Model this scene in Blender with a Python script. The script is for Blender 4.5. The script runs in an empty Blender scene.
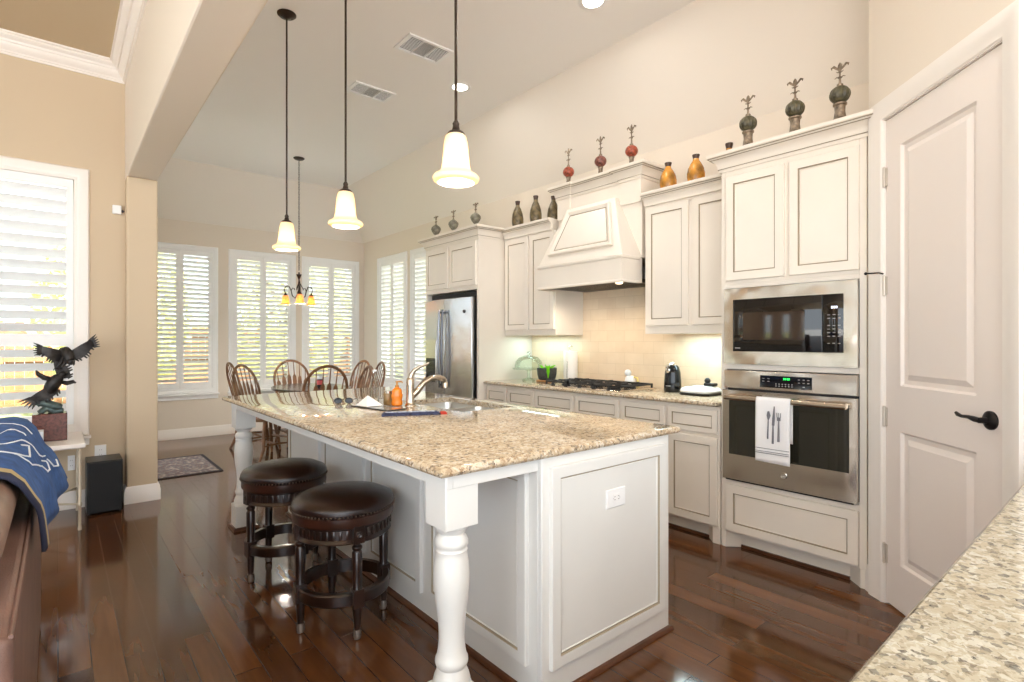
import bpy, math, random
from mathutils import Matrix, Vector
random.seed(7)
PI = math.pi
sc = bpy.context.scene
COL = sc.collection

# ------------------------------------------------------------------ camera, world, sun, exposure
cam_data = bpy.data.cameras.new('camera')
cam = bpy.data.objects.new('camera', cam_data)
COL.objects.link(cam)
cam_data.sensor_width = 36.0
cam_data.lens = 538.0 / 1024.0 * 36.0
cam_data.clip_start = 0.02
cam.location = (0.0, 0.0, 1.305)
cam.rotation_euler = (PI / 2, 0.0, -math.radians(40.16))
sc.camera = cam

world = bpy.data.worlds.new('world')
sc.world = world
world.use_nodes = True
_bg = world.node_tree.nodes['Background']
_bg.inputs[0].default_value = (0.83, 0.92, 1.0, 1.0)
_bg.inputs[1].default_value = 3.0

_s = bpy.data.lights.new('sun', 'SUN')
_s.energy = 18.0
_s.angle = math.radians(1.0)
_s.color = (1.0, 0.98, 0.94)
sun = bpy.data.objects.new('sun', _s)
COL.objects.link(sun)
sun.rotation_euler = Vector((-0.06, 0.50, -0.90)).to_track_quat('-Z', 'Y').to_euler()

sc.view_settings.view_transform = 'Standard'
sc.view_settings.look = 'None'
sc.view_settings.gamma = 1.0
sc.view_settings.use_curve_mapping = False
sc.view_settings.exposure = 0.60
sc.cycles.max_bounces = 10
sc.cycles.diffuse_bounces = 6
sc.cycles.glossy_bounces = 5
sc.cycles.transparent_max_bounces = 12
sc.cycles.caustics_reflective = False
sc.cycles.caustics_refractive = False
sc.cycles.sample_clamp_indirect = 6.0


# ------------------------------------------------------------------ helpers: lights
def lamp(name, kind, loc, power, color=(1, 1, 1), size=0.1, direction=(0, 0, -1), size_y=None, blend=None, angle=None):
    l = bpy.data.lights.new(name, kind)
    l.energy = power
    l.color = color
    if kind == 'AREA':
        l.size = size
        if size_y:
            l.shape = 'RECTANGLE'
            l.size_y = size_y
        else:
            l.shape = 'DISK'
    else:
        l.shadow_soft_size = size
    if kind == 'SPOT':
        l.spot_size = angle or 2.0
        l.spot_blend = 0.6 if blend is None else blend
    o = bpy.data.objects.new(name, l)
    o.location = loc
    o.rotation_euler = Vector(direction).to_track_quat('-Z', 'Y').to_euler()
    COL.objects.link(o)
    return o


# ------------------------------------------------------------------ helpers: materials
def lin(c):
    return tuple((x / 255 / 12.92) if x / 255 <= 0.04045 else ((x / 255 + 0.055) / 1.055) ** 2.4 for x in c) + (1.0,)


def mat(name, rgb, rough=0.5, metal=0.0, var=0.0, scale=8.0, bump=0.0, bscale=60.0, coat=0.0, trans=0.0, alpha=1.0,
        emit=None, estr=0.0, spec=None, sheen=0.0, sss=0.0, stretch=None):
    m = bpy.data.materials.new(name)
    m.use_nodes = True
    nt = m.node_tree
    b = nt.nodes['Principled BSDF']
    b.inputs['Base Color'].default_value = lin(rgb)
    b.inputs['Roughness'].default_value = rough
    b.inputs['Metallic'].default_value = metal
    if spec is not None:
        b.inputs['Specular IOR Level'].default_value = spec
    if coat:
        b.inputs['Coat Weight'].default_value = coat
        b.inputs['Coat Roughness'].default_value = 0.12
    if trans:
        b.inputs['Transmission Weight'].default_value = trans
    if sheen:
        b.inputs['Sheen Weight'].default_value = sheen
    if alpha < 1:
        b.inputs['Alpha'].default_value = alpha
    if emit:
        b.inputs['Emission Color'].default_value = lin(emit)
        b.inputs['Emission Strength'].default_value = estr
    tc = nt.nodes.new('ShaderNodeTexCoord')
    src = tc.outputs['Object']
    if stretch:
        mp = nt.nodes.new('ShaderNodeMapping')
        mp.inputs['Scale'].default_value = stretch
        nt.links.new(src, mp.inputs['Vector'])
        src = mp.outputs['Vector']
    if var:
        n = nt.nodes.new('ShaderNodeTexNoise')
        n.inputs['Scale'].default_value = scale
        n.inputs['Detail'].default_value = 4.0
        nt.links.new(src, n.inputs['Vector'])
        r = nt.nodes.new('ShaderNodeValToRGB')
        lo = tuple(max(0, min(255, c * (1 - var))) for c in rgb)
        hi = tuple(max(0, min(255, c * (1 + var))) for c in rgb)
        r.color_ramp.elements[0].position = 0.3
        r.color_ramp.elements[1].position = 0.7
        r.color_ramp.elements[0].color = lin(lo)
        r.color_ramp.elements[1].color = lin(hi)
        nt.links.new(n.outputs['Fac'], r.inputs['Fac'])
        nt.links.new(r.outputs['Color'], b.inputs['Base Color'])
    if bump:
        n2 = nt.nodes.new('ShaderNodeTexNoise')
        n2.inputs['Scale'].default_value = bscale
        n2.inputs['Detail'].default_value = 3.0
        nt.links.new(src, n2.inputs['Vector'])
        bp = nt.nodes.new('ShaderNodeBump')
        bp.inputs['Strength'].default_value = bump
        bp.inputs['Distance'].default_value = 0.004
        nt.links.new(n2.outputs['Fac'], bp.inputs['Height'])
        nt.links.new(bp.outputs['Normal'], b.inputs['Normal'])
    return m


def granite(name, base, mid, dark, pale, k=1.0):
    m = bpy.data.materials.new(name)
    m.use_nodes = True
    nt = m.node_tree
    b = nt.nodes['Principled BSDF']
    b.inputs['Roughness'].default_value = 0.04
    b.inputs['Specular IOR Level'].default_value = 0.75
    tc = nt.nodes.new('ShaderNodeTexCoord')
    wn = nt.nodes.new('ShaderNodeTexNoise')
    wn.inputs['Scale'].default_value = 60 * k
    wn.inputs['Detail'].default_value = 3
    nt.links.new(tc.outputs['Object'], wn.inputs['Vector'])
    wv = nt.nodes.new('ShaderNodeVectorMath')
    wv.operation = 'MULTIPLY_ADD'
    wv.inputs[1].default_value = (0.022 / k,) * 3
    nt.links.new(wn.outputs['Color'], wv.inputs[0])
    nt.links.new(tc.outputs['Object'], wv.inputs[2])

    def cells(scale, stops):
        v = nt.nodes.new('ShaderNodeTexVoronoi')
        v.inputs['Scale'].default_value = scale
        nt.links.new(wv.outputs['Vector'], v.inputs['Vector'])
        sp = nt.nodes.new('ShaderNodeSeparateColor')
        nt.links.new(v.outputs['Color'], sp.inputs[0])
        r = nt.nodes.new('ShaderNodeValToRGB')
        r.color_ramp.interpolation = 'LINEAR'
        e = r.color_ramp.elements
        e[0].position, e[0].color = stops[0]
        e[1].position, e[1].color = stops[-1]
        for p, c in stops[1:-1]:
            q = e.new(p)
            q.color = c
        nt.links.new(sp.outputs[0], r.inputs['Fac'])
        return r
    c1 = cells(95 * k, [(0.0, lin(dark)), (0.10, lin(dark)), (0.14, lin(mid)), (0.28, lin(mid)), (0.38, lin(base)), (0.72, lin(base)), (0.85, lin(pale)), (1.0, lin(pale))])
    c2 = cells(230 * k, [(0.0, lin(dark)), (0.06, lin(mid)), (0.3, lin(base)), (0.75, lin(base)), (1.0, lin(pale))])
    mx = nt.nodes.new('ShaderNodeMixRGB')
    mx.inputs[0].default_value = 0.42
    nt.links.new(c1.outputs['Color'], mx.inputs[1])
    nt.links.new(c2.outputs['Color'], mx.inputs[2])
    n3 = nt.nodes.new('ShaderNodeTexNoise')
    n3.inputs['Scale'].default_value = 9
    n3.inputs['Detail'].default_value = 4
    nt.links.new(tc.outputs['Object'], n3.inputs['Vector'])
    r3 = nt.nodes.new('ShaderNodeValToRGB')
    r3.color_ramp.elements[0].position = 0.35
    r3.color_ramp.elements[0].color = (0.74, 0.66, 0.56, 1)
    r3.color_ramp.elements[1].position = 0.65
    nt.links.new(n3.outputs['Fac'], r3.inputs['Fac'])
    mu = nt.nodes.new('ShaderNodeMixRGB')
    mu.blend_type = 'MULTIPLY'
    mu.inputs[0].default_value = 0.55
    nt.links.new(mx.outputs['Color'], mu.inputs[1])
    nt.links.new(r3.outputs['Color'], mu.inputs[2])
    nt.links.new(mu.outputs['Color'], b.inputs['Base Color'])
    return m


def wood_floor():
    m = bpy.data.materials.new('oak_floor')
    m.use_nodes = True
    nt = m.node_tree
    b = nt.nodes['Principled BSDF']
    b.inputs['Specular IOR Level'].default_value = 0.62
    tc = nt.nodes.new('ShaderNodeTexCoord')
    mp = nt.nodes.new('ShaderNodeMapping')
    mp.inputs['Rotation'].default_value = (0, 0, PI / 2)
    nt.links.new(tc.outputs['Object'], mp.inputs['Vector'])
    br = nt.nodes.new('ShaderNodeTexBrick')
    br.offset = 0.37
    br.inputs['Color1'].default_value = (0.0, 0.0, 0.0, 1)
    br.inputs['Color2'].default_value = (1.0, 1.0, 1.0, 1)
    br.inputs['Mortar'].default_value = (0.5, 0.5, 0.5, 1)
    br.inputs['Scale'].default_value = 1.0
    br.inputs['Brick Width'].default_value = 1.15
    br.inputs['Row Height'].default_value = 0.105
    br.inputs['Mortar Size'].default_value = 0.0018
    br.inputs['Mortar Smooth'].default_value = 0.3
    br.inputs['Bias'].default_value = 0.0
    nt.links.new(mp.outputs['Vector'], br.inputs['Vector'])
    # grain, stretched along the planks and shifted plank by plank
    sep = nt.nodes.new('ShaderNodeVectorMath')
    sep.operation = 'MULTIPLY'
    sep.inputs[1].default_value = (0.8, 8.0, 1.0)
    nt.links.new(mp.outputs['Vector'], sep.inputs[0])
    add = nt.nodes.new('ShaderNodeVectorMath')
    add.operation = 'MULTIPLY_ADD'
    add.inputs[1].default_value = (9.0, 9.0, 9.0)
    nt.links.new(br.outputs['Color'], add.inputs[0])
    nt.links.new(sep.outputs['Vector'], add.inputs[2])
    gn = nt.nodes.new('ShaderNodeTexNoise')
    gn.inputs['Scale'].default_value = 2.2
    gn.inputs['Detail'].default_value = 2
    gn.inputs['Roughness'].default_value = 0.62
    gn.inputs['Distortion'].default_value = 0.5
    nt.links.new(add.outputs['Vector'], gn.inputs['Vector'])
    r = nt.nodes.new('ShaderNodeValToRGB')
    e = r.color_ramp.elements
    e[0].position, e[0].color = 0.2, lin((80, 48, 26))
    e[1].position, e[1].color = 0.8, lin((104, 66, 37))
    k = e.new(0.5)
    k.color = lin((92, 57, 31))
    nt.links.new(gn.outputs['Fac'], r.inputs['Fac'])
    tint = nt.nodes.new('ShaderNodeMapRange')
    tint.inputs['To Min'].default_value = 0.6
    tint.inputs['To Max'].default_value = 1.3
    nt.links.new(br.outputs['Color'], tint.inputs['Value'])
    mul = nt.nodes.new('ShaderNodeVectorMath')
    mul.operation = 'SCALE'
    nt.links.new(r.outputs['Color'], mul.inputs[0])
    nt.links.new(tint.outputs['Result'], mul.inputs['Scale'])
    mx = nt.nodes.new('ShaderNodeMixRGB')
    mx.inputs[2].default_value = lin((38, 20, 11))
    nt.links.new(br.outputs['Fac'], mx.inputs[0])
    nt.links.new(mul.outputs['Vector'], mx.inputs[1])
    nt.links.new(mx.outputs['Color'], b.inputs['Base Color'])
    rr = nt.nodes.new('ShaderNodeMapRange')
    rr.inputs['To Min'].default_value = 0.10
    rr.inputs['To Max'].default_value = 0.10
    nt.links.new(gn.outputs['Fac'], rr.inputs['Value'])
    nt.links.new(rr.outputs['Result'], b.inputs['Roughness'])
    bp = nt.nodes.new('ShaderNodeBump')
    bp.inputs['Strength'].default_value = 0.008
    bp.inputs['Distance'].default_value = 0.003
    nt.links.new(gn.outputs['Fac'], bp.inputs['Height'])
    b2 = nt.nodes.new('ShaderNodeBump')
    b2.inputs['Strength'].default_value = 0.5
    b2.inputs['Distance'].default_value = 0.002
    b2.invert = True
    nt.links.new(br.outputs['Fac'], b2.inputs['Height'])
    nt.links.new(bp.outputs['Normal'], b2.inputs['Normal'])
    nt.links.new(b2.outputs['Normal'], b.inputs['Normal'])
    return m


def tile_mat():
    m = bpy.data.materials.new('travertine_tile')
    m.use_nodes = True
    nt = m.node_tree
    b = nt.nodes['Principled BSDF']
    b.inputs['Roughness'].default_value = 0.45
    tc = nt.nodes.new('ShaderNodeTexCoord')
    sx = nt.nodes.new('ShaderNodeSeparateXYZ')
    cx = nt.nodes.new('ShaderNodeCombineXYZ')
    nt.links.new(tc.outputs['Object'], sx.inputs[0])
    nt.links.new(sx.outputs['Y'], cx.inputs['X'])
    nt.links.new(sx.outputs['Z'], cx.inputs['Y'])
    br = nt.nodes.new('ShaderNodeTexBrick')
    br.inputs['Color1'].default_value = lin((231, 210, 183))
    br.inputs['Color2'].default_value = lin((236, 217, 191))
    br.inputs['Mortar'].default_value = lin((222, 202, 174))
    br.inputs['Scale'].default_value = 1.0
    br.inputs['Brick Width'].default_value = 0.2
    br.inputs['Row Height'].default_value = 0.1
    br.inputs['Mortar Size'].default_value = 0.0022
    nt.links.new(cx.outputs['Vector'], br.inputs['Vector'])
    n = nt.nodes.new('ShaderNodeTexNoise')
    n.inputs['Scale'].default_value = 9
    n.inputs['Detail'].default_value = 5
    nt.links.new(tc.outputs['Object'], n.inputs['Vector'])
    r = nt.nodes.new('ShaderNodeValToRGB')
    r.color_ramp.elements[0].color = (0.80, 0.74, 0.66, 1)
    r.color_ramp.elements[1].color = (1, 1, 1, 1)
    nt.links.new(n.outputs['Fac'], r.inputs['Fac'])
    mu = nt.nodes.new('ShaderNodeMixRGB')
    mu.blend_type = 'MULTIPLY'
    mu.inputs[0].default_value = 0.7
    nt.links.new(br.outputs['Color'], mu.inputs[1])
    nt.links.new(r.outputs['Color'], mu.inputs[2])
    nt.links.new(mu.outputs['Color'], b.inputs['Base Color'])
    bp = nt.nodes.new('ShaderNodeBump')
    bp.inputs['Strength'].default_value = 0.3
    bp.inputs['Distance'].default_value = 0.002
    bp.invert = True
    nt.links.new(br.outputs['Fac'], bp.inputs['Height'])
    nt.links.new(bp.outputs['Normal'], b.inputs['Normal'])
    return m


def brushed(name, rgb, rough=0.28, axis='z', wave=0.5):
    m = mat(name, rgb, rough, 1.0)
    nt = m.node_tree
    b = nt.nodes['Principled BSDF']
    tc = nt.nodes.new('ShaderNodeTexCoord')
    mp = nt.nodes.new('ShaderNodeMapping')
    mp.inputs['Scale'].default_value = (400, 2.0, 400) if axis == 'y' else ((2, 400, 400) if axis == 'x' else (400, 400, 2))
    n = nt.nodes.new('ShaderNodeTexNoise')
    n.inputs['Scale'].default_value = 1.0
    nt.links.new(tc.outputs['Object'], mp.inputs['Vector'])
    nt.links.new(mp.outputs['Vector'], n.inputs['Vector'])
    bp = nt.nodes.new('ShaderNodeBump')
    bp.inputs['Strength'].default_value = 0.06
    bp.inputs['Distance'].default_value = 0.001
    nt.links.new(n.outputs['Fac'], bp.inputs['Height'])
    n2 = nt.nodes.new('ShaderNodeTexNoise')
    n2.inputs['Scale'].default_value = 5.0
    n2.inputs['Detail'].default_value = 1.0
    nt.links.new(tc.outputs['Object'], n2.inputs['Vector'])
    b2 = nt.nodes.new('ShaderNodeBump')
    b2.inputs['Strength'].default_value = wave
    b2.inputs['Distance'].default_value = 0.02
    nt.links.new(n2.outputs['Fac'], b2.inputs['Height'])
    nt.links.new(bp.outputs['Normal'], b2.inputs['Normal'])
    nt.links.new(b2.outputs['Normal'], b.inputs['Normal'])
    return m


def glass_mat(name, tint=(1, 1, 1, 1), refl=1.0):
    m = bpy.data.materials.new(name)
    m.use_nodes = True
    nt = m.node_tree
    nt.nodes.remove(nt.nodes['Principled BSDF'])
    out = nt.nodes['Material Output']
    t = nt.nodes.new('ShaderNodeBsdfTransparent')
    t.inputs['Color'].default_value = tint
    g = nt.nodes.new('ShaderNodeBsdfGlossy')
    g.inputs['Roughness'].default_value = 0.02
    f = nt.nodes.new('ShaderNodeFresnel')
    f.inputs['IOR'].default_value = 1.45
    mm = nt.nodes.new('ShaderNodeMath')
    mm.operation = 'MULTIPLY'
    mm.inputs[1].default_value = refl
    mx = nt.nodes.new('ShaderNodeMixShader')
    nt.links.new(f.outputs['Fac'], mm.inputs[0])
    nt.links.new(mm.outputs[0], mx.inputs[0])
    nt.links.new(t.outputs[0], mx.inputs[1])
    nt.links.new(g.outputs[0], mx.inputs[2])
    nt.links.new(mx.outputs[0], out.inputs['Surface'])
    return m


def translucent(name, rgb, rgb2=None, w=0.5):
    m = bpy.data.materials.new(name)
    m.use_nodes = True
    nt = m.node_tree
    nt.nodes.remove(nt.nodes['Principled BSDF'])
    out = nt.nodes['Material Output']
    d = nt.nodes.new('ShaderNodeBsdfDiffuse')
    d.inputs['Color'].default_value = lin(rgb)
    t = nt.nodes.new('ShaderNodeBsdfTranslucent')
    t.inputs['Color'].default_value = lin(rgb2 or rgb)
    mx = nt.nodes.new('ShaderNodeMixShader')
    mx.inputs[0].default_value = w
    nt.links.new(d.outputs[0], mx.inputs[1])
    nt.links.new(t.outputs[0], mx.inputs[2])
    nt.links.new(mx.outputs[0], out.inputs['Surface'])
    return m


def rug_mat():
    m = bpy.data.materials.new('woven_mat')
    m.use_nodes = True
    nt = m.node_tree
    b = nt.nodes['Principled BSDF']
    b.inputs['Roughness'].default_value = 0.95
    tc = nt.nodes.new('ShaderNodeTexCoord')
    v = nt.nodes.new('ShaderNodeTexVoronoi')
    v.inputs['Scale'].default_value = 28
    nt.links.new(tc.outputs['Object'], v.inputs['Vector'])
    r = nt.nodes.new('ShaderNodeValToRGB')
    e = r.color_ramp.elements
    e[0].color = lin((70, 62, 66))
    e[1].position = 0.8
    e[1].color = lin((176, 160, 146))
    k = e.new(0.3)
    k.color = lin((138, 112, 104))
    k = e.new(0.5)
    k.color = lin((104, 100, 110))
    nt.links.new(v.outputs['Distance'], r.inputs['Fac'])
    nt.links.new(r.outputs['Color'], b.inputs['Base Color'])
    return m


def leather(name, rgb, rough, var=0.15):
    return mat(name, rgb, rough, var=var, scale=9, bump=0.25, bscale=260)


M_WALL = mat('tan_wall_paint', (202, 183, 156), 0.75, bump=0.06, bscale=90)
M_WALLK = mat('pale_tan_paint', (224, 213, 199), 0.75, bump=0.06, bscale=90)
M_CEIL = mat('ceiling_paint', (241, 239, 237), 0.8, bump=0.05, bscale=70)
M_SLOPE = mat('shaded_ceiling_paint', (234, 227, 218), 0.8)  # the ceiling's paint, with the shade of its slope put into the colour
M_CEILR = mat('tan_ceiling_paint', (196, 176, 146), 0.8)
M_TRIM = mat('white_trim_paint', (236, 229, 222), 0.35)
M_DOOR = mat('white_door_paint', (232, 222, 215), 0.38)
M_CAB = mat('cream_cabinet_paint', (228, 219, 207), 0.38, var=0.012, scale=3)
M_GLAZE = mat('brown_glaze', (150, 136, 114), 0.5)
M_ISL = mat('ivory_island_paint', (223, 222, 218), 0.38, var=0.01, scale=3)
M_IGLAZE = mat('taupe_glaze', (160, 148, 128), 0.5)
M_FLOOR = wood_floor()
M_SHOE = mat('stained_shoe_wood', (84, 50, 30), 0.35, var=0.2, scale=6)
M_GRAN = granite('granite', (204, 186, 158), (158, 130, 100), (58, 54, 54), (224, 216, 200), 1.0)
M_GRAN2 = granite('granite_bar', (182, 175, 154), (134, 124, 102), (58, 58, 58), (206, 204, 192), 1.1)
M_TILE = tile_mat()
M_STEEL = brushed('brushed_steel', (208, 198, 186), 0.20, 'y', 0.8)
M_FSTEEL = brushed('fridge_steel', (204, 206, 210), 0.25, 'z', 0.3)
M_NICKEL = mat('brushed_nickel', (190, 176, 158), 0.24, 1.0)
M_HINGE = mat('pale_nickel_hinge', (206, 196, 184), 0.35, 0.4)
M_CHROME = mat('chrome', (220, 218, 214), 0.12, 1.0)
M_BLACKGL = mat('black_glass', (16, 14, 14), 0.06, spec=0.6)
M_BLACK = mat('black_plastic', (20, 20, 22), 0.35)
M_DARKGAP = mat('dark_cavity', (28, 24, 22), 0.7)
M_IRON = mat('cast_iron', (34, 32, 32), 0.55)
M_BRONZE = mat('oil_rubbed_bronze', (58, 46, 38), 0.4, 0.7)
M_DBRONZE = mat('dark_bronze_lever', (34, 30, 30), 0.35, 0.6)
M_WHITE = mat('white_plastic', (238, 238, 238), 0.35)
M_SHUT = mat('white_shutter_paint', (240, 240, 240), 0.42)
M_PANE = glass_mat('window_glass', (0.97, 0.99, 0.98, 1), 0.6)
M_CLEAR = glass_mat('clear_glass', (0.97, 0.99, 0.98, 1), 0.8)
M_GREENGL = glass_mat('green_tint_glass', (0.93, 0.98, 0.93, 1), 0.6)
M_SHADE = translucent('alabaster_shade', (250, 242, 226), (255, 236, 200), 0.5)
M_AMBERSH = translucent('amber_shade', (244, 214, 160), (255, 200, 120), 0.55)
M_BULB = mat('lit_bulb', (255, 244, 220), 0.4, emit=(255, 236, 200), estr=9.0)
M_LED = mat('lit_downlight', (255, 250, 240), 0.4, emit=(255, 244, 228), estr=12.0)
M_LEATHER = leather('espresso_leather', (40, 23, 17), 0.22)
M_DWOOD = mat('espresso_wood', (38, 22, 16), 0.28, var=0.3, scale=14, coat=0.3)
M_RWOOD = mat('mahogany_band', (54, 29, 20), 0.28, var=0.2, scale=14, coat=0.3)
M_NAIL = mat('antique_nail', (120, 108, 98), 0.3, 1.0)
M_CAP = mat('clear_foot_cap', (150, 138, 128), 0.2, 0.7)
M_OAK = mat('oak_chair_wood', (114, 78, 50), 0.4, var=0.2, scale=12)
M_TABLE = mat('dark_table_wood', (52, 40, 36), 0.2, var=0.2, scale=8)
M_SOFA = leather('brown_leather', (112, 84, 74), 0.36, 0.12)
M_SOFAL = leather('tan_roll_leather', (132, 106, 92), 0.36, 0.12)
M_BLUE = mat('blue_fleece', (48, 84, 140), 0.95, var=0.12, scale=30)
M_NAVY = mat('navy_border', (40, 44, 66), 0.9)
M_GOLD = mat('gold_border', (176, 158, 116), 0.9)
M_FLEECEW = mat('white_fleece_print', (232, 238, 244), 0.9)
M_BIRD = mat('bronze_patina', (44, 40, 38), 0.42, 0.5, var=0.35, scale=30)
M_PATINA = mat('green_patina', (74, 88, 86), 0.45, 0.4, var=0.25, scale=30)
M_REDST = mat('red_granite', (96, 56, 48), 0.25, var=0.22, scale=60)
M_RUG = rug_mat()
M_RUGB = mat('mat_border', (44, 40, 44), 0.95)
M_TEAL = mat('grey_green_glaze', (104, 100, 86), 0.5, var=0.3, scale=30)
M_RED = mat('red_crackle_glaze', (140, 66, 46), 0.3, var=0.35, scale=60)
M_PLUM = mat('plum_crackle_glaze', (110, 66, 56), 0.3, var=0.45, scale=60)
M_DGREEN = mat('dark_green_glaze', (72, 67, 48), 0.4, var=0.35, scale=40)
M_PEWTER = mat('pewter', (126, 112, 96), 0.45, 0.6, var=0.3, scale=40)
M_OLIVE = mat('olive_pottery', (92, 80, 56), 0.35, var=0.4, scale=22)
M_AMBER = mat('amber_pottery', (178, 124, 50), 0.22, var=0.3, scale=14)
M_VNECK = mat('dark_vase_neck', (66, 44, 30), 0.35)
M_PAPER = mat('paper', (240, 236, 230), 0.9)
M_ORANGE = mat('orange_soap', (236, 130, 16), 0.12, spec=0.6)
M_LEAF = translucent('succulent_leaf', (120, 200, 40), (150, 220, 40), 0.3)
M_STONEPOT = mat('dark_stone_pot', (50, 52, 50), 0.6, var=0.3, scale=50)
M_TRAYW = mat('tan_wood_tray', (170, 122, 74), 0.5, var=0.15, scale=14)
M_CLOTHW = mat('white_cotton', (236, 234, 234), 0.9)
M_PRINT = mat('grey_print', (120, 118, 124), 0.9)
M_GREENLED = mat('green_clock_digits', (40, 240, 90), 0.5, emit=(40, 240, 90), estr=2.0)
M_WHITELED = mat('white_clock_digits', (230, 235, 255), 0.5, emit=(230, 235, 255), estr=1.6)
M_KEY = mat('key_legend', (150, 148, 146), 0.6)
M_GRASS = mat('garden_grass', (126, 132, 86), 0.95, var=0.25, scale=2)
M_FENCE = mat('cedar_fence', (150, 104, 68), 0.8, var=0.2, scale=3)
M_LEAVES = translucent('garden_leaves', (206, 204, 150), (214, 212, 150), 0.4)
M_BARK = mat('tree_bark', (110, 90, 70), 0.9)
M_METALW = mat('pale_metal_leg', (196, 184, 164), 0.4, 0.3)
M_SINK = mat('sink_steel', (190, 186, 178), 0.3, 1.0)
M_SLOT = mat('outlet_slot', (96, 94, 92), 0.6)
M_VENTD = mat('vent_dark_metal', (70, 70, 72), 0.6)
M_REDC = mat('red_cloth', (190, 60, 44), 0.9)
M_DKCLOTH = mat('dark_patterned_cloth', (44, 48, 70), 0.9, var=0.6, scale=50)
M_PALECLOTH = mat('grey_patterned_cloth', (150, 156, 172), 0.9, var=0.45, scale=70)
M_JAR = mat('brown_jar', (150, 122, 78), 0.25, var=0.15)
M_PINK = mat('pink_label', (206, 84, 84), 0.5)
M_YELLOW = mat('yellow_ceramic', (236, 216, 130), 0.3)


# ------------------------------------------------------------------ helpers: meshes
def frame(origin, u, v, w):
    u, v, w = Vector(u).normalized(), Vector(v).normalized(), Vector(w).normalized()
    m = Matrix.Identity(4)
    for i in range(3):
        m[i][0], m[i][1], m[i][2], m[i][3] = u[i], v[i], w[i], origin[i]
    return m


def F_mx(y, z, x):       # local frame of a surface facing -X: u runs to -Y, v up, w out to -X
    return frame((x, y, z), (0, -1, 0), (0, 0, 1), (-1, 0, 0))


def F_my(x, z, y):       # surface facing -Y: u runs to +X
    return frame((x, y, z), (1, 0, 0), (0, 0, 1), (0, -1, 0))


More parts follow.
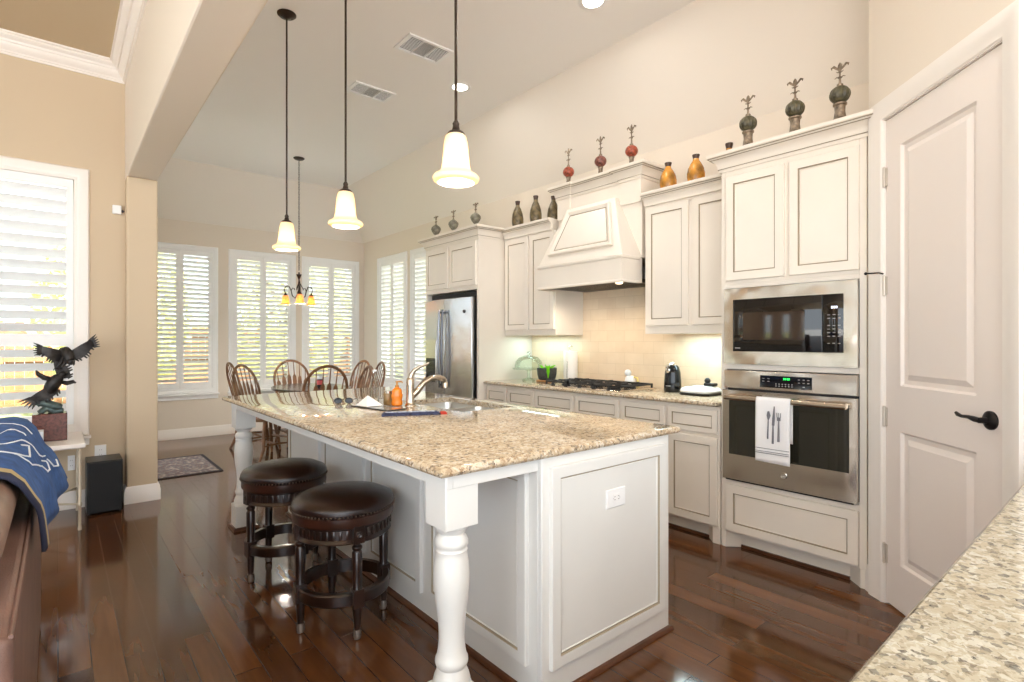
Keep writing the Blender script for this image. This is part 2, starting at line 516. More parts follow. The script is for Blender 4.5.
class MB:
    def __init__(self):
        self.v, self.f, self.m = [], [], []

    def add(self, verts, faces, mi=0, M=None):
        o = len(self.v)
        for p in verts:
            p = Vector(p)
            self.v.append(M @ p if M else p)
        for q in faces:
            self.f.append([i + o for i in q])
            self.m.append(mi)

    def box(self, x0, x1, y0, y1, z0, z1, mi=0, M=None):
        vs = [(x0, y0, z0), (x1, y0, z0), (x1, y1, z0), (x0, y1, z0), (x0, y0, z1), (x1, y0, z1), (x1, y1, z1), (x0, y1, z1)]
        fs = [(0, 3, 2, 1), (4, 5, 6, 7), (0, 1, 5, 4), (1, 2, 6, 5), (2, 3, 7, 6), (3, 0, 4, 7)]
        self.add(vs, fs, mi, M)

    def prism(self, poly, h0, h1, mi=0, M=None, top=None):
        n = len(poly)
        t = top or poly
        vs = [(p[0], p[1], h0) for p in poly] + [(p[0], p[1], h1) for p in t]
        fs = [tuple(range(n - 1, -1, -1)), tuple(range(n, 2 * n))]
        fs += [(i, (i + 1) % n, n + (i + 1) % n, n + i) for i in range(n)]
        self.add(vs, fs, mi, M)

    def lathe(self, prof, n=24, c=(0, 0, 0), mi=0, M=None, flute=0.0, lobes=8, cap=True, sx=1.0, sy=1.0):
        vs, fs = [], []
        for r, z in prof:
            for k in range(n):
                a = 2 * PI * k / n
                rr = r * (1 + flute * math.cos(lobes * a))
                vs.append((c[0] + rr * math.cos(a) * sx, c[1] + rr * math.sin(a) * sy, c[2] + z))
        for i in range(len(prof) - 1):
            for k in range(n):
                k2 = (k + 1) % n
                fs.append((i * n + k, i * n + k2, (i + 1) * n + k2, (i + 1) * n + k))
        if cap:
            fs.append(tuple(range(n - 1, -1, -1)))
            fs.append(tuple((len(prof) - 1) * n + k for k in range(n)))
        self.add(vs, fs, mi, M)

    def tube(self, pts, r, n=8, mi=0, closed=False, M=None, up=None, cap=True):
        pts = [Vector(p) for p in pts]
        N = len(pts)
        rad = r if isinstance(r, (list, tuple)) and not isinstance(r[0], (int, float)) or (isinstance(r, list)) else [r] * N
        vs, fs = [], []
        prev = None
        for i, p in enumerate(pts):
            a = pts[(i - 1) % N] if (closed or i > 0) else p
            b = pts[(i + 1) % N] if (closed or i < N - 1) else p
            t = (b - a).normalized()
            if prev is None:
                ref = Vector(up) if up else (Vector((0, 0, 1)) if abs(t.z) < 0.9 else Vector((1, 0, 0)))
            else:
                ref = prev
            s = (ref - t * ref.dot(t))
            if s.length < 1e-6:
                s = t.orthogonal()
            s.normalize()
            prev = s
            q = t.cross(s)
            ri = rad[i]
            ra, rb = ri if isinstance(ri, (tuple, list)) else (ri, ri)
            for k in range(n):
                an = 2 * PI * k / n
                vs.append(p + s * (ra * math.cos(an)) + q * (rb * math.sin(an)))
        segs = N if closed else N - 1
        for i in range(segs):
            j = (i + 1) % N
            for k in range(n):
                k2 = (k + 1) % n
                fs.append((i * n + k, i * n + k2, j * n + k2, j * n + k))
        if not closed and cap:
            fs.append(tuple(range(n - 1, -1, -1)))
            fs.append(tuple((N - 1) * n + k for k in range(n)))
        self.add(vs, fs, mi, M)

    def sphere(self, c, r, n=12, mi=0, M=None):
        rx, ry, rz = r if isinstance(r, (tuple, list)) else (r, r, r)
        m = max(6, n // 2 + 1)
        prof = [(max(1e-4, math.sin(PI * i / m)), -math.cos(PI * i / m)) for i in range(m + 1)]
        vs, fs = [], []
        for q, z in prof:
            for k in range(n):
                a = 2 * PI * k / n
                vs.append((c[0] + rx * q * math.cos(a), c[1] + ry * q * math.sin(a), c[2] + rz * z))
        for i in range(m):
            for k in range(n):
                k2 = (k + 1) % n
                fs.append((i * n + k, i * n + k2, (i + 1) * n + k2, (i + 1) * n + k))
        fs.append(tuple(range(n - 1, -1, -1)))
        fs.append(tuple(m * n + k for k in range(n)))
        self.add(vs, fs, mi, M)

    def nested(self, M, poly, loops, back=True):
        """convex CCW polygon in the (u,v) plane, shrunk by each loop's inset at each loop's height; loops = (inset, w, material)"""
        n = len(poly)
        P = [Vector((p[0], p[1])) for p in poly]

        def inset(d):
            out = []
            for i in range(n):
                e0 = (P[i] - P[i - 1]).normalized()
                e1 = (P[(i + 1) % n] - P[i]).normalized()
                n0, n1 = Vector((-e0.y, e0.x)), Vector((-e1.y, e1.x))
                k = (n0 + n1)
                k = k / max(1e-6, k.dot(n0))
                out.append(P[i] + k * d)
            return out
        vs, fs, ms = [], [], []
        for d, w, mi in loops:
            vs += [(q.x, q.y, w) for q in inset(d)]
        base = len(self.v)
        for p in vs:
            self.v.append(M @ Vector(p))
        for i in range(len(loops) - 1):
            for k in range(n):
                k2 = (k + 1) % n
                self.f.append([base + i * n + k, base + i * n + k2, base + (i + 1) * n + k2, base + (i + 1) * n + k])
                self.m.append(loops[i + 1][2])
        self.f.append([base + (len(loops) - 1) * n + k for k in range(n)])
        self.m.append(loops[-1][2])
        if back:
            self.f.append([base + k for k in range(n - 1, -1, -1)])
            self.m.append(loops[0][2])

    def sweep(self, path, prof, M=None, closed=False, mi=0, flip=False):
        """profile (out, w) swept along a planar path with mitred corners; 'out' is to the right of travel"""
        P = [Vector((p[0], p[1])) for p in path]
        N = len(P)
        vs, fs = [], []
        for i in range(N):
            d0 = (P[i] - P[i - 1]).normalized() if (closed or i > 0) else None
            d1 = (P[(i + 1) % N] - P[i]).normalized() if (closed or i < N - 1) else None
            if d0 is None:
                d0 = d1
            if d1 is None:
                d1 = d0
            n0, n1 = Vector((d0.y, -d0.x)), Vector((d1.y, -d1.x))
            k = n0 + n1
            k = k / max(1e-6, k.dot(n0))
            for a, w in prof:
                q = P[i] + k * a
                vs.append((q.x, q.y, w))
        m = len(prof)
        for i in range(N if closed else N - 1):
            j = (i + 1) % N
            for k in range(m):
                k2 = (k + 1) % m
                fs.append((i * m + k, j * m + k, j * m + k2, i * m + k2))
        if not closed:
            fs.append(tuple(range(m)))
            fs.append(tuple((N - 1) * m + k for k in range(m - 1, -1, -1)))
        self.add(vs, fs, mi, M)

    def build(self, name, mats, parent=None, smooth=35, bevel=0.0, origin=None, segs=2, fix=True):
        if not isinstance(mats, (list, tuple)):
            mats = [mats]
        off = Vector(origin) if origin is not None else (WORLD.get(parent.name, Vector((0, 0, 0))) if parent else Vector((0, 0, 0)))
        me = bpy.data.meshes.new(name)
        me.from_pydata([tuple(p - off) for p in self.v], [], self.f)
        for x in mats:
            me.materials.append(x)
        me.polygons.foreach_set('material_index', self.m)
        me.update()
        if fix:
            import bmesh
            bm = bmesh.new()
            bm.from_mesh(me)
            bmesh.ops.recalc_face_normals(bm, faces=bm.faces)
            bm.to_mesh(me)
            bm.free()
        if smooth:
            me.polygons.foreach_set('use_smooth', [True] * len(me.polygons))
            me.set_sharp_from_angle(angle=math.radians(smooth))
        o = bpy.data.objects.new(name, me)
        COL.objects.link(o)
        if parent:
            o.parent = parent
            WORLD[o.name] = off
        else:
            o.location = off
            WORLD[o.name] = off
        if bevel:
            b = o.modifiers.new('bevel', 'BEVEL')
            b.width = bevel
            b.segments = segs
            b.limit_method = 'ANGLE'
            b.angle_limit = math.radians(50)
        return o


WORLD = {}


def tag(o, label, cat, group=None, kind=None):
    o['label'] = label
    o['category'] = cat
    if group:
        o['group'] = group
    if kind:
        o['kind'] = kind
    return o


def thing(name, label, cat, loc=(0, 0, 0), group=None):
    o = bpy.data.objects.new(name, None)
    o.empty_display_size = 0.05
    COL.objects.link(o)
    o.location = loc
    WORLD[o.name] = Vector(loc)
    return tag(o, label, cat, group)


def struct(o):
    o['kind'] = 'structure'
    return o


def copy_tree(o, parent=None):
    c = o.copy()
    COL.objects.link(c)
    if parent:
        c.parent = parent
    for ch in list(o.children):
        copy_tree(ch, c)
    return c


def rect(w, h, x=0.0, y=0.0):
    return [(x, y), (x + w, y), (x + w, y + h), (x, y + h)]


def panel_front(mb, M, poly, t=0.02, rail=0.05):
    """framed cabinet front with a glazed bead and a flat field (materials 0 paint, 1 glaze)"""
    mb.nested(M, poly, [(0, 0, 0), (0, t - 0.003, 0), (0.003, t, 0), (rail, t, 0), (rail + 0.003, t - 0.006, 1),
                        (rail + 0.007, t - 0.006, 1), (rail + 0.011, t - 0.004, 0), (rail + 0.013, t - 0.008, 0)])


# ------------------------------------------------------------------ ROOM SHELL
XW, YN, ZP, ZC = 3.85, 8.35, 2.915, 3.55
SL = ZC - ZP


def wall_mesh(mb, M, W, H, T, holes):
    """wall in the (u,v) plane, front at w=0, back at w=-T; holes (u0,u1,v0,v1) cut through"""
    us = sorted(set([0.0, W] + [h[0] for h in holes] + [h[1] for h in holes]))
    vs = sorted(set([0.0, H] + [h[2] for h in holes] + [h[3] for h in holes]))

    def solid(i, j):
        if i < 0 or j < 0 or i >= len(us) - 1 or j >= len(vs) - 1:
            return False
        cu, cv = (us[i] + us[i + 1]) / 2, (vs[j] + vs[j + 1]) / 2
        return not any(h[0] < cu < h[1] and h[2] < cv < h[3] for h in holes)
    for i in range(len(us) - 1):
        for j in range(len(vs) - 1):
            if not solid(i, j):
                continue
            a, b, c, d = us[i], us[i + 1], vs[j], vs[j + 1]
            mb.add([(a, c, 0), (b, c, 0), (b, d, 0), (a, d, 0)], [(0, 1, 2, 3)], 0, M)
            mb.add([(a, c, -T), (b, c, -T), (b, d, -T), (a, d, -T)], [(3, 2, 1, 0)], 0, M)
            if not solid(i - 1, j):
                mb.add([(a, c, 0), (a, d, 0), (a, d, -T), (a, c, -T)], [(0, 1, 2, 3)], 0, M)
            if not solid(i + 1, j):
                mb.add([(b, c, 0), (b, c, -T), (b, d, -T), (b, d, 0)], [(0, 1, 2, 3)], 0, M)
            if not solid(i, j - 1):
                mb.add([(a, c, 0), (a, c, -T), (b, c, -T), (b, c, 0)], [(0, 1, 2, 3)], 0, M)
            if not solid(i, j + 1):
                mb.add([(a, d, 0), (b, d, 0), (b, d, -T), (a, d, -T)], [(0, 1, 2, 3)], 0, M)


mb = MB()
mb.box(-3.8, 4.2, -2.8, 8.6, -0.12, 0.0)
struct(mb.build('floor', M_FLOOR, smooth=0))

CAS = 0.052          # casing width
NZ0, NZ1 = 0.59, 2.60
nook_w = [(0.79, 1.70), (1.83, 2.755), (2.845, 3.765)]      # outer casing, along X on the back wall
side_w = [(7.83, 6.90), (6.80, 5.88)]                       # outer casing, along Y on the range wall
# back wall of the nook (faces -Y)
Mn = F_my(0.63, 0.0, YN)
mb = MB()
wall_mesh(mb, Mn, XW - 0.63 + 0.2, ZC + 0.05, 0.16,
          [(a - 0.63 + CAS, b - 0.63 - CAS, NZ0 + CAS, NZ1 - CAS) for a, b in nook_w])
struct(mb.build('wall_back', M_WALLK, smooth=0, fix=False))
# range wall (faces -X); u runs towards -Y from YN
Mr = F_mx(YN + 0.0, 0.0, XW)
mb = MB()
wall_mesh(mb, Mr, YN - 0.6, ZC + 0.05, 0.16,
          [(YN - a + CAS, YN - b - CAS, NZ0 + CAS, NZ1 - CAS) for a, b in side_w])
struct(mb.build('wall_right', M_WALLK, smooth=0, fix=False))
# nook left wall, then the wide end wall / column under the beam
mb = MB()
Mnl = frame((0.63, YN + 0.16, 0), (0, -1, 0), (0, 0, 1), (1, 0, 0))
wall_mesh(mb, Mnl, YN + 0.16 - 5.60, ZC, 0.18, [(0.45, 2.35, 0.0, 2.45)])
struct(mb.build('wall_left', M_WALLK, smooth=0, fix=False))
# unseen glazed double door beside the mat, added to let daylight into the nook
gd = bpy.data.objects.new('added_door', None)
COL.objects.link(gd)
gd['kind'] = 'structure'
mb = MB()
mb.sweep([(0.45, 0), (0.45, 2.45), (2.35, 2.45), (2.35, 0)], [(0, 0), (0, 0.014), (-0.03, 0.02), (-0.09, 0.022), (-0.09, 0)], M=Mnl)
mb.box(0.45, 0.49, 0, 2.45, -0.17, -0.005, 0, Mnl)
mb.box(2.31, 2.35, 0, 2.45, -0.17, -0.005, 0, Mnl)
mb.box(0.49, 2.31, 2.41, 2.45, -0.17, -0.005, 0, Mnl)
struct(mb.build('door_casing', M_TRIM, gd, smooth=20))
for a in (0.492, 1.402):
    mb = MB()
    for u0, u1, v0, v1 in ((a, a + 0.10, 0.01, 2.408), (a + 0.806, a + 0.906, 0.01, 2.408), (a + 0.10, a + 0.806, 0.01, 0.22), (a + 0.10, a + 0.806, 2.30, 2.408)):
        mb.box(u0, u1, v0, v1, -0.10, -0.06, 0, Mnl)
    lf = struct(mb.build('door_leaf', M_TRIM, gd, bevel=0.003))
    mb = MB()
    mb.box(a + 0.095, a + 0.811, 0.215, 2.305, -0.083, -0.077, 0, Mnl)
    struct(mb.build('door_pane', M_PANE, lf))
    mb = MB()
    uu = a + 0.86 if a < 1 else a + 0.045
    mb.tube([Mnl @ Vector(p) for p in ((uu, 1.0, -0.06), (uu, 1.0, -0.02), (uu + (-0.09 if a < 1 else 0.09), 1.0, -0.02))], 0.009, 8)
    struct(mb.build('door_handle', M_DBRONZE, lf))
mb = MB()
mb.box(0.42, 0.63, 5.28, 5.60, 0, 2.63)
struct(mb.build('wall_column', M_WALL, smooth=0, bevel=0.012))
# beam between living room and kitchen
mb = MB()
mb.box(0.42, 0.63, -2.8, 5.60, 2.63, ZC)
struct(mb.build('trim_beam', M_WALLK, smooth=0, bevel=0.012))
# living room window wall (faces -Y)
YL = 5.42
Mlr = F_my(-3.8, 0.0, YL)
LW = (-1.40, 0.19)
LZ0, LZ1 = 0.56, 2.66
mb = MB()
wall_mesh(mb, Mlr, 4.22, ZC, 0.16, [(LW[0] + 3.8 + 0.075, LW[1] + 3.8 - 0.075, LZ0 + 0.075, LZ1 - 0.075)])
struct(mb.build('wall_front', M_WALL, smooth=0, fix=False))
mb = MB()
Mfl = frame((-3.8, 5.6, 0), (0, -1, 0), (0, 0, 1), (1, 0, 0))
wall_mesh(mb, Mfl, 3.8, ZC, 0.15, [(0.55 + 0.95 * k, 0.95 + 0.95 * k, 0.45, 2.55) for k in range(3)])
struct(mb.build('wall_far_left', M_WALL, smooth=0, fix=False))  # unseen wall, put in to keep light from the left out
for k in range(3):  # unseen windows, added as bright openings for reflections in the steel
    u0 = 0.55 + 0.95 * k
    added_win = bpy.data.objects.new('window_%d' % (7 + k), None)
    COL.objects.link(added_win)
    added_win['kind'] = 'structure'
    mb = MB()
    mb.sweep([(u0, 0.45), (u0, 2.55), (u0 + 0.4, 2.55), (u0 + 0.4, 0.45)], [(0, 0), (0, 0.012), (-0.06, 0.02), (-0.07, 0.012), (-0.07, 0)], M=Mfl, closed=True)
    for a, b, c, d in ((0, 0.05, 0, 2.1), (0.35, 0.4, 0, 2.1), (0.05, 0.35, 0, 0.06), (0.05, 0.35, 2.04, 2.1), (0.05, 0.35, 1.03, 1.08)):
        mb.box(u0 + a, u0 + b, 0.45 + c, 0.45 + d, -0.12, -0.08, 0, Mfl)
    struct(mb.build('window_sash', M_TRIM, added_win, smooth=20))
    mb = MB()
    mb.box(u0 + 0.04, u0 + 0.36, 0.5, 2.5, -0.102, -0.098, 0, Mfl)
    struct(mb.build('window_pane', M_PANE, added_win))
# living room ceiling, kitchen ceiling and its sloped edges
mb = MB()
mb.box(-3.8, 0.42, -2.8, 5.6, ZC, ZC + 0.1)
struct(mb.build('ceiling_living', M_CEILR, smooth=0))
mb = MB()
mb.box(0.63, XW - SL, -2.8, YN - SL, ZC, ZC + 0.1)
struct(mb.build('ceiling', M_CEIL, smooth=0))
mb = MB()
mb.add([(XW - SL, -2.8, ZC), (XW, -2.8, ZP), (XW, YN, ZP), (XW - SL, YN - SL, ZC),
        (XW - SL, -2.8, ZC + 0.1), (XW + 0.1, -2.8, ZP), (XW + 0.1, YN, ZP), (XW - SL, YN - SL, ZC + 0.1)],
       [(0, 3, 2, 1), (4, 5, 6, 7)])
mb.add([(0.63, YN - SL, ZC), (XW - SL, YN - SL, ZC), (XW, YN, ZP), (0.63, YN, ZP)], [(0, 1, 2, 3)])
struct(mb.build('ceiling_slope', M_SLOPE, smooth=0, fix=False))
# pantry wall at 45 degrees (u runs towards the camera)
S2 = math.sqrt(0.5)
Mp = frame((3.25, 0.95, 0), (-S2, -S2, 0), (0, 0, 1), (-S2, S2, 0))
D0, D1, DH = 0.142, 0.855, 2.40
mb = MB()
wall_mesh(mb, Mp, 1.05, ZC, 0.12, [(D0 - 0.015, D1 + 0.015, 0.0, DH + 0.015)])
mb.box(3.25, 3.9, 0.83, 0.945, 0, ZC)
mb.box(3.25 - 1.05 * S2, 2.65, -2.8, 0.95 - 1.05 * S2, 0, ZC)
struct(mb.build('wall_pantry', M_WALLK, smooth=0, fix=False))

# backsplash
mb = MB()
mb.box(XW - 0.012, XW, 2.53, 3.50, 0.914, 1.80)
mb.box(XW - 0.012, XW, 1.765, 2.53, 0.914, 1.36)
mb.box(XW - 0.012, XW, 3.50, 4.22, 0.914, 1.36)
struct(mb.build('wall_backsplash', M_TILE, smooth=0))

# crown of the living room and baseboards
crown = [(0, -0.14), (0.010, -0.14), (0.010, -0.125), (0.018, -0.125), (0.020, -0.112), (0.032, -0.10), (0.046, -0.085), (0.050, -0.072), (0.050, -0.062), (0.060, -0.062), (0.066, -0.046), (0.086, -0.034), (0.092, -0.024), (0.092, -0.014), (0.105, -0.014), (0.105, 0), (0, 0)]
mb = MB()
mb.sweep([(-3.8, YL), (0.42, YL), (0.42, -2.8)], [(a, ZC + w) for a, w in crown])
struct(mb.build('trim_crown', M_TRIM, smooth=30))
bb = [(0, 0), (0.018, 0), (0.018, 0.09), (0.014, 0.10), (0.014, 0.115), (0.006, 0.135), (0, 0.135)]
for nm, path in (('baseboard_living', [(-3.8, YL), (0.42, YL), (0.42, 5.28), (0.63, 5.28), (0.63, 6.06)]),
                 ('baseboard_left', [(0.63, 8.15), (0.63, YN - 0.02)]),
                 ('baseboard_back', [(0.65, YN), (XW, YN), (XW, 5.25)])):
    mb = MB()
    mb.sweep(path, bb)
    struct(mb.build(nm, M_TRIM, smooth=30))
mb = MB()
mb.sweep([(3.25 - 0.0 * S2, 0.95), (3.25 - 0.036 * S2, 0.95 - 0.036 * S2)], bb)
mb.sweep([(3.25 - 0.97 * S2, 0.95 - 0.97 * S2), (3.25 - 1.05 * S2, 0.95 - 1.05 * S2)], bb)
struct(mb.build('baseboard_pantry', M_TRIM, smooth=30))


# ------------------------------------------------------------------ WINDOWS with plantation shutters
def shutter_panel(root, M, u0, u1, v0, v1, pitch, width, ang, rails, stile=0.042):
    mb = MB()
    T = 0.028
    mb.box(u0, u0 + stile, v0, v1, -T / 2, T / 2, 0, M)
    mb.box(u1 - stile, u1, v0, v1, -T / 2, T / 2, 0, M)
    segs = []
    lo = v0
    for a, b in rails:
        mb.box(u0 + stile, u1 - stile, a, b, -T / 2, T / 2, 0, M)
    gaps = [(rails[i][1], rails[i + 1][0]) for i in range(len(rails) - 1)]
    ca, sa = math.cos(ang), math.sin(ang)
    for a, b in gaps:
        n = max(1, int((b - a) / pitch))
        st = (b - a) / n
        for i in range(n):
            c = a + (i + 0.5) * st
            vs = []
            for (p, q) in [(-.5, 0), (-.3, .0035), (0, .0055), (.3, .0035), (.5, 0), (.3, -.0035), (0, -.0055), (-.3, -.0035)]:
                p *= width
                w, v = p * ca - q * sa, p * sa + q * ca
                vs.append((w, v))
            A = [(u0 + stile, c + v, w) for w, v in vs]
            B = [(u1 - stile, c + v, w) for w, v in vs]
            k = len(vs)
            mb.add(A + B, [(i2, (i2 + 1) % k, k + (i2 + 1) % k, k + i2) for i2 in range(k)], 0, M)
    return mb.build('shutter_panel', M_SHUT, root, smooth=40)


def window(name, M, W, H, panels, pitch, width, ang, casmat, sill=True, rails=None, cas=CAS):
    root = bpy.data.objects.new(name, None)
    COL.objects.link(root)
    root['kind'] = 'structure'
    root.empty_display_size = 0.05
    mb = MB()
    prof = [(0, 0), (0, 0.012), (-0.01, 0.022), (-cas + 0.02, 0.022), (-cas + 0.006, 0.014), (-cas, 0.012), (-cas, 0)]
    mb.sweep([(0, 0), (0, H), (W, H), (W, 0)], [(-a, w) for a, w in prof], M=M, closed=True)
    struct(mb.build('window_casing', casmat, root, smooth=30))
    if sill:
        mb = MB()
        mb.box(-0.01, W + 0.01, -0.02, 0.002, 0, 0.045, 0, M)
        mb.box(0.0, W, -0.075, -0.02, 0, 0.016, 0, M)
        struct(mb.build('window_sill', casmat, root, bevel=0.003))
    # outer sash and glass
    mb = MB()
    i0, i1, j0, j1 = cas, W - cas, cas, H - cas
    for a, b, c, d in ((i0, i0 + 0.035, j0, j1), (i1 - 0.035, i1, j0, j1), (i0, i1, j0, j0 + 0.045), (i0, i1, j1 - 0.035, j1)):
        mb.box(a, b, c, d, -0.14, -0.105, 0, M)
    struct(mb.build('window_sash', M_WHITE, root))
    mb = MB()
    mb.box(i0 + 0.03, i1 - 0.03, j0 + 0.04, j1 - 0.03, -0.124, -0.120, 0, M)
    struct(mb.build('window_pane', M_PANE, root))
    # shutters
    f = 0.02
    mb = MB()
    for a, b, c, d in ((i0, i0 + f, j0, j1), (i1 - f, i1, j0, j1), (i0 + f, i1 - f, j0, j0 + f), (i0 + f, i1 - f, j1 - f, j1)):
        mb.box(a, b, c, d, -0.05, 0.008, 0, M)
    struct(mb.build('shutter_frame', casmat, root))
    pw = (i1 - i0 - 2 * f - 0.004) / panels
    Ms = M @ Matrix.Translation((0, 0, -0.012))
    for k in range(panels):
        a = i0 + f + 0.002 + k * pw
        b = a + pw - 0.003
        v0, v1 = j0 + f + 0.002, j1 - f - 0.002
        rl = [(v0, v0 + 0.08)] + (rails or []) + [(v1 - 0.065, v1)]
        struct(shutter_panel(root, Ms, a, b, v0, v1, pitch, width, ang, rl))
    return root


for i, (a, b) in enumerate(nook_w):
    window('window_%d' % (i + 1), F_my(a, NZ0, YN), b - a, NZ1 - NZ0, 2, 0.060, 0.070, math.radians(38), M_SHUT)
for i, (a, b) in enumerate(side_w):
    window('window_%d' % (i + 4), F_mx(a, NZ0, XW), a - b, NZ1 - NZ0, 2, 0.060, 0.070, math.radians(38), M_SHUT)
window('window_6', F_my(LW[0], LZ0, YL), LW[1] - LW[0], LZ1 - LZ0, 2, 0.088, 0.092, math.radians(42), M_TRIM,
       rails=[(1.265 - LZ0, 1.36 - LZ0)], cas=0.075)

# ------------------------------------------------------------------ PANTRY DOOR
door = bpy.data.objects.new('door_1', None)
COL.objects.link(door)
door['kind'] = 'structure'
DW = D1 - D0
# stiles and rails stand 12 mm proud of the leaf core so that the panels are truly recessed
st, sr = 0.112, 0.134
pz = [(0.23, 0.87), (1.09, 2.245)]
leaf = MB()
wall_mesh(leaf, Mp @ Matrix.Translation((D0, 0.012, -0.005)), DW, DH - 0.012, 0.035,
          [(st, DW - sr, a - 0.012, b - 0.012) for a, b in pz])
for a, b in pz:
    leaf.nested(Mp @ Matrix.Translation((D0 + st, a, -0.005)), rect(DW - st - sr, b - a),
                [(0, 0.0, 0), (0.010, -0.012, 0), (0.030, -0.014, 0), (0.055, -0.003, 0), (0.058, -0.003, 0)], back=False)
struct(leaf.build('door_leaf', M_DOOR, door, smooth=20, fix=False))
mb = MB()
cw = 0.10
prof = [(0, 0), (0, 0.008), (0.008, 0.014), (0.03, 0.016), (0.045, 0.020), (cw - 0.02, 0.026), (cw - 0.006, 0.026), (cw, 0.018), (cw, 0)]
mb.sweep([(D0 - 0.006, 0), (D0 - 0.006, DH + 0.006), (D1 + 0.006, DH + 0.006), (D1 + 0.006, 0)], [(-a, w) for a, w in prof], M=Mp)
mb.box(D0 - 0.015, D0 - 0.003, 0, DH + 0.003, -0.12, 0.002, 0, Mp)
mb.box(D1 + 0.003, D1 + 0.015, 0, DH + 0.003, -0.12, 0.002, 0, Mp)
mb.box(D0 - 0.015, D1 + 0.015, DH + 0.003, DH + 0.015, -0.12, 0.002, 0, Mp)
struct(mb.build('door_casing', M_TRIM, door, smooth=25))
for z in (0.25, 0.93, 1.58, 2.12):
    mb = MB()
    mb.lathe([(0.004, -0.052), (0.007, -0.048), (0.007, 0.048), (0.004, 0.052)], 10, M=Mp @ Matrix.Translation((D0 - 0.002, z, 0.004)) @ Matrix.Rotation(-PI / 2, 4, 'X'))
    mb.box(D0 - 0.018, D0 + 0.014, z - 0.045, z + 0.045, -0.004, 0.0005, 0, Mp)
    struct(mb.build('door_hinge', M_HINGE, door))
mb = MB()
mb.tube([Mp @ Vector((D0 - 0.002, 1.64, 0.008)), Mp @ Vector((D0 - 0.002, 1.645, 0.03)), Mp @ Vector((D0 - 0.03, 1.645, 0.07))], 0.004, 8)
mb.sphere(Mp @ Vector((D0 - 0.033, 1.645, 0.074)), 0.008)
struct(mb.build('door_stop', M_DBRONZE, door))
mb = MB()
hz, hu = 1.005, D1 - 0.062
mb.lathe([(0.001, 0), (0.036, 0.0), (0.036, 0.006), (0.028, 0.013), (0.012, 0.018), (0.011, 0.045), (0.001, 0.046)], 24, M=Mp @ Matrix.Translation((hu, hz, -0.005)))
mb.tube([Mp @ Vector(p) for p in ((hu, hz, 0.036), (hu - 0.02, hz + 0.002, 0.040), (hu - 0.05, hz + 0.006, 0.04), (hu - 0.085, hz + 0.004, 0.04), (hu - 0.105, hz + 0.008, 0.04), (hu - 0.118, hz + 0.014, 0.038))],
        [0.010, 0.011, 0.0075, 0.0065, 0.008, 0.006], 10)
struct(mb.build('door_handle', M_DBRONZE, door))

# ------------------------------------------------------------------ ISLAND
IX0, IX1, IY0, IY1 = 1.325, 2.115, 1.405, 4.19
isl = thing('kitchen_island', 'ivory paneled kitchen island base with turned posts under the granite overhang', 'island', ((IX0 + IX1) / 2, (IY0 + IY1) / 2, 0))
mb = MB()
t = 0.02
mb.box(IX0, IX1, IY0, IY0 + t, 0, 0.884)
mb.box(IX0, IX1, IY1 - t, IY1, 0, 0.884)
mb.box(IX0, IX0 + t, IY0 + t, IY1 - t, 0, 0.884)
mb.box(IX1 - t, IX1, IY0 + t, IY1 - t, 0, 0.884)
mb.box(IX0 + t, IX1 - t, IY0 + t, IY1 - t, 0.08, 0.10)
mb.build('cabinet_body', M_ISL, isl, bevel=0.004)
mb = MB()
panel_front(mb, F_my(1.362, 0.11, IY0), rect(0.70, 0.737), 0.018, 0.042)
mb.build('end_panel', [M_ISL, M_IGLAZE], isl, smooth=25)
for a, b in ((2.165, 1.475), (2.79, 2.225), (3.455, 2.855), (4.125, 3.525)):
    mb = MB()
    panel_front(mb, F_mx(a, 0.11, IX0), rect(a - b, 0.72), 0.018, 0.042)
    mb.build('side_panel', [M_ISL, M_IGLAZE], isl, smooth=25)
for a, b in ((3.9, 3.32), (3.28, 2.80), (2.76, 2.30), (2.26, 1.86), (1.82, 1.45)):
    mb = MB()
    panel_front(mb, frame((IX1, b, 0.11), (0, 1, 0), (0, 0, 1), (1, 0, 0)), rect(a - b, 0.72), 0.018, 0.05)
    mb.build('door', [M_ISL, M_IGLAZE], isl, smooth=25)
mb = MB()
mb.box(0.935, 0.957, 1.425, 4.19, 0.835, 0.884)
mb.box(0.957, IX0, 1.425, 1.447, 0.835, 0.884)
mb.box(0.957, IX0, 4.168, 4.19, 0.835, 0.884)
mb.build('apron', M_ISL, isl, bevel=0.002)
post_prof = [(0.052, 0.703), (0.054, 0.70), (0.056, 0.695), (0.050, 0.682), (0.041, 0.674), (0.040, 0.668), (0.050, 0.660), (0.055, 0.648), (0.055, 0.636),
             (0.049, 0.626), (0.053, 0.618), (0.051, 0.612), (0.053, 0.595), (0.058, 0.565), (0.060, 0.535), (0.059, 0.50), (0.054, 0.45),
             (0.047, 0.40), (0.0435, 0.36), (0.043, 0.32), (0.046, 0.29), (0.050, 0.27), (0.054, 0.262), (0.055, 0.25), (0.052, 0.240), (0.048, 0.234),
             (0.052, 0.22), (0.058, 0.205), (0.062, 0.19), (0.060, 0.182), (0.066, 0.175), (0.066, 0.168)]
for y in (1.49, 4.10):
    mb = MB()
    mb.box(0.932, 1.060, y - 0.062, y + 0.062, 0.700, 0.8835)
    mb.lathe(list(reversed(post_prof)), 32, (0.996, y, 0))
    mb.box(0.93, 1.062, y - 0.066, y + 0.066, 0.0, 0.168)
    o = mb.build('leg', M_ISL, isl, bevel=0.005, smooth=40)
    mb = MB()
    mb.sweep([(0.93, y - 0.066), (0.93, y + 0.066), (1.062, y + 0.066), (1.062, y - 0.066)], [(0, 0), (-0.016, 0), (-0.015, 0.01), (-0.008, 0.02), (0, 0.022)], closed=True)
    mb.build('shoe_molding', M_SHOE, o)
mb = MB()
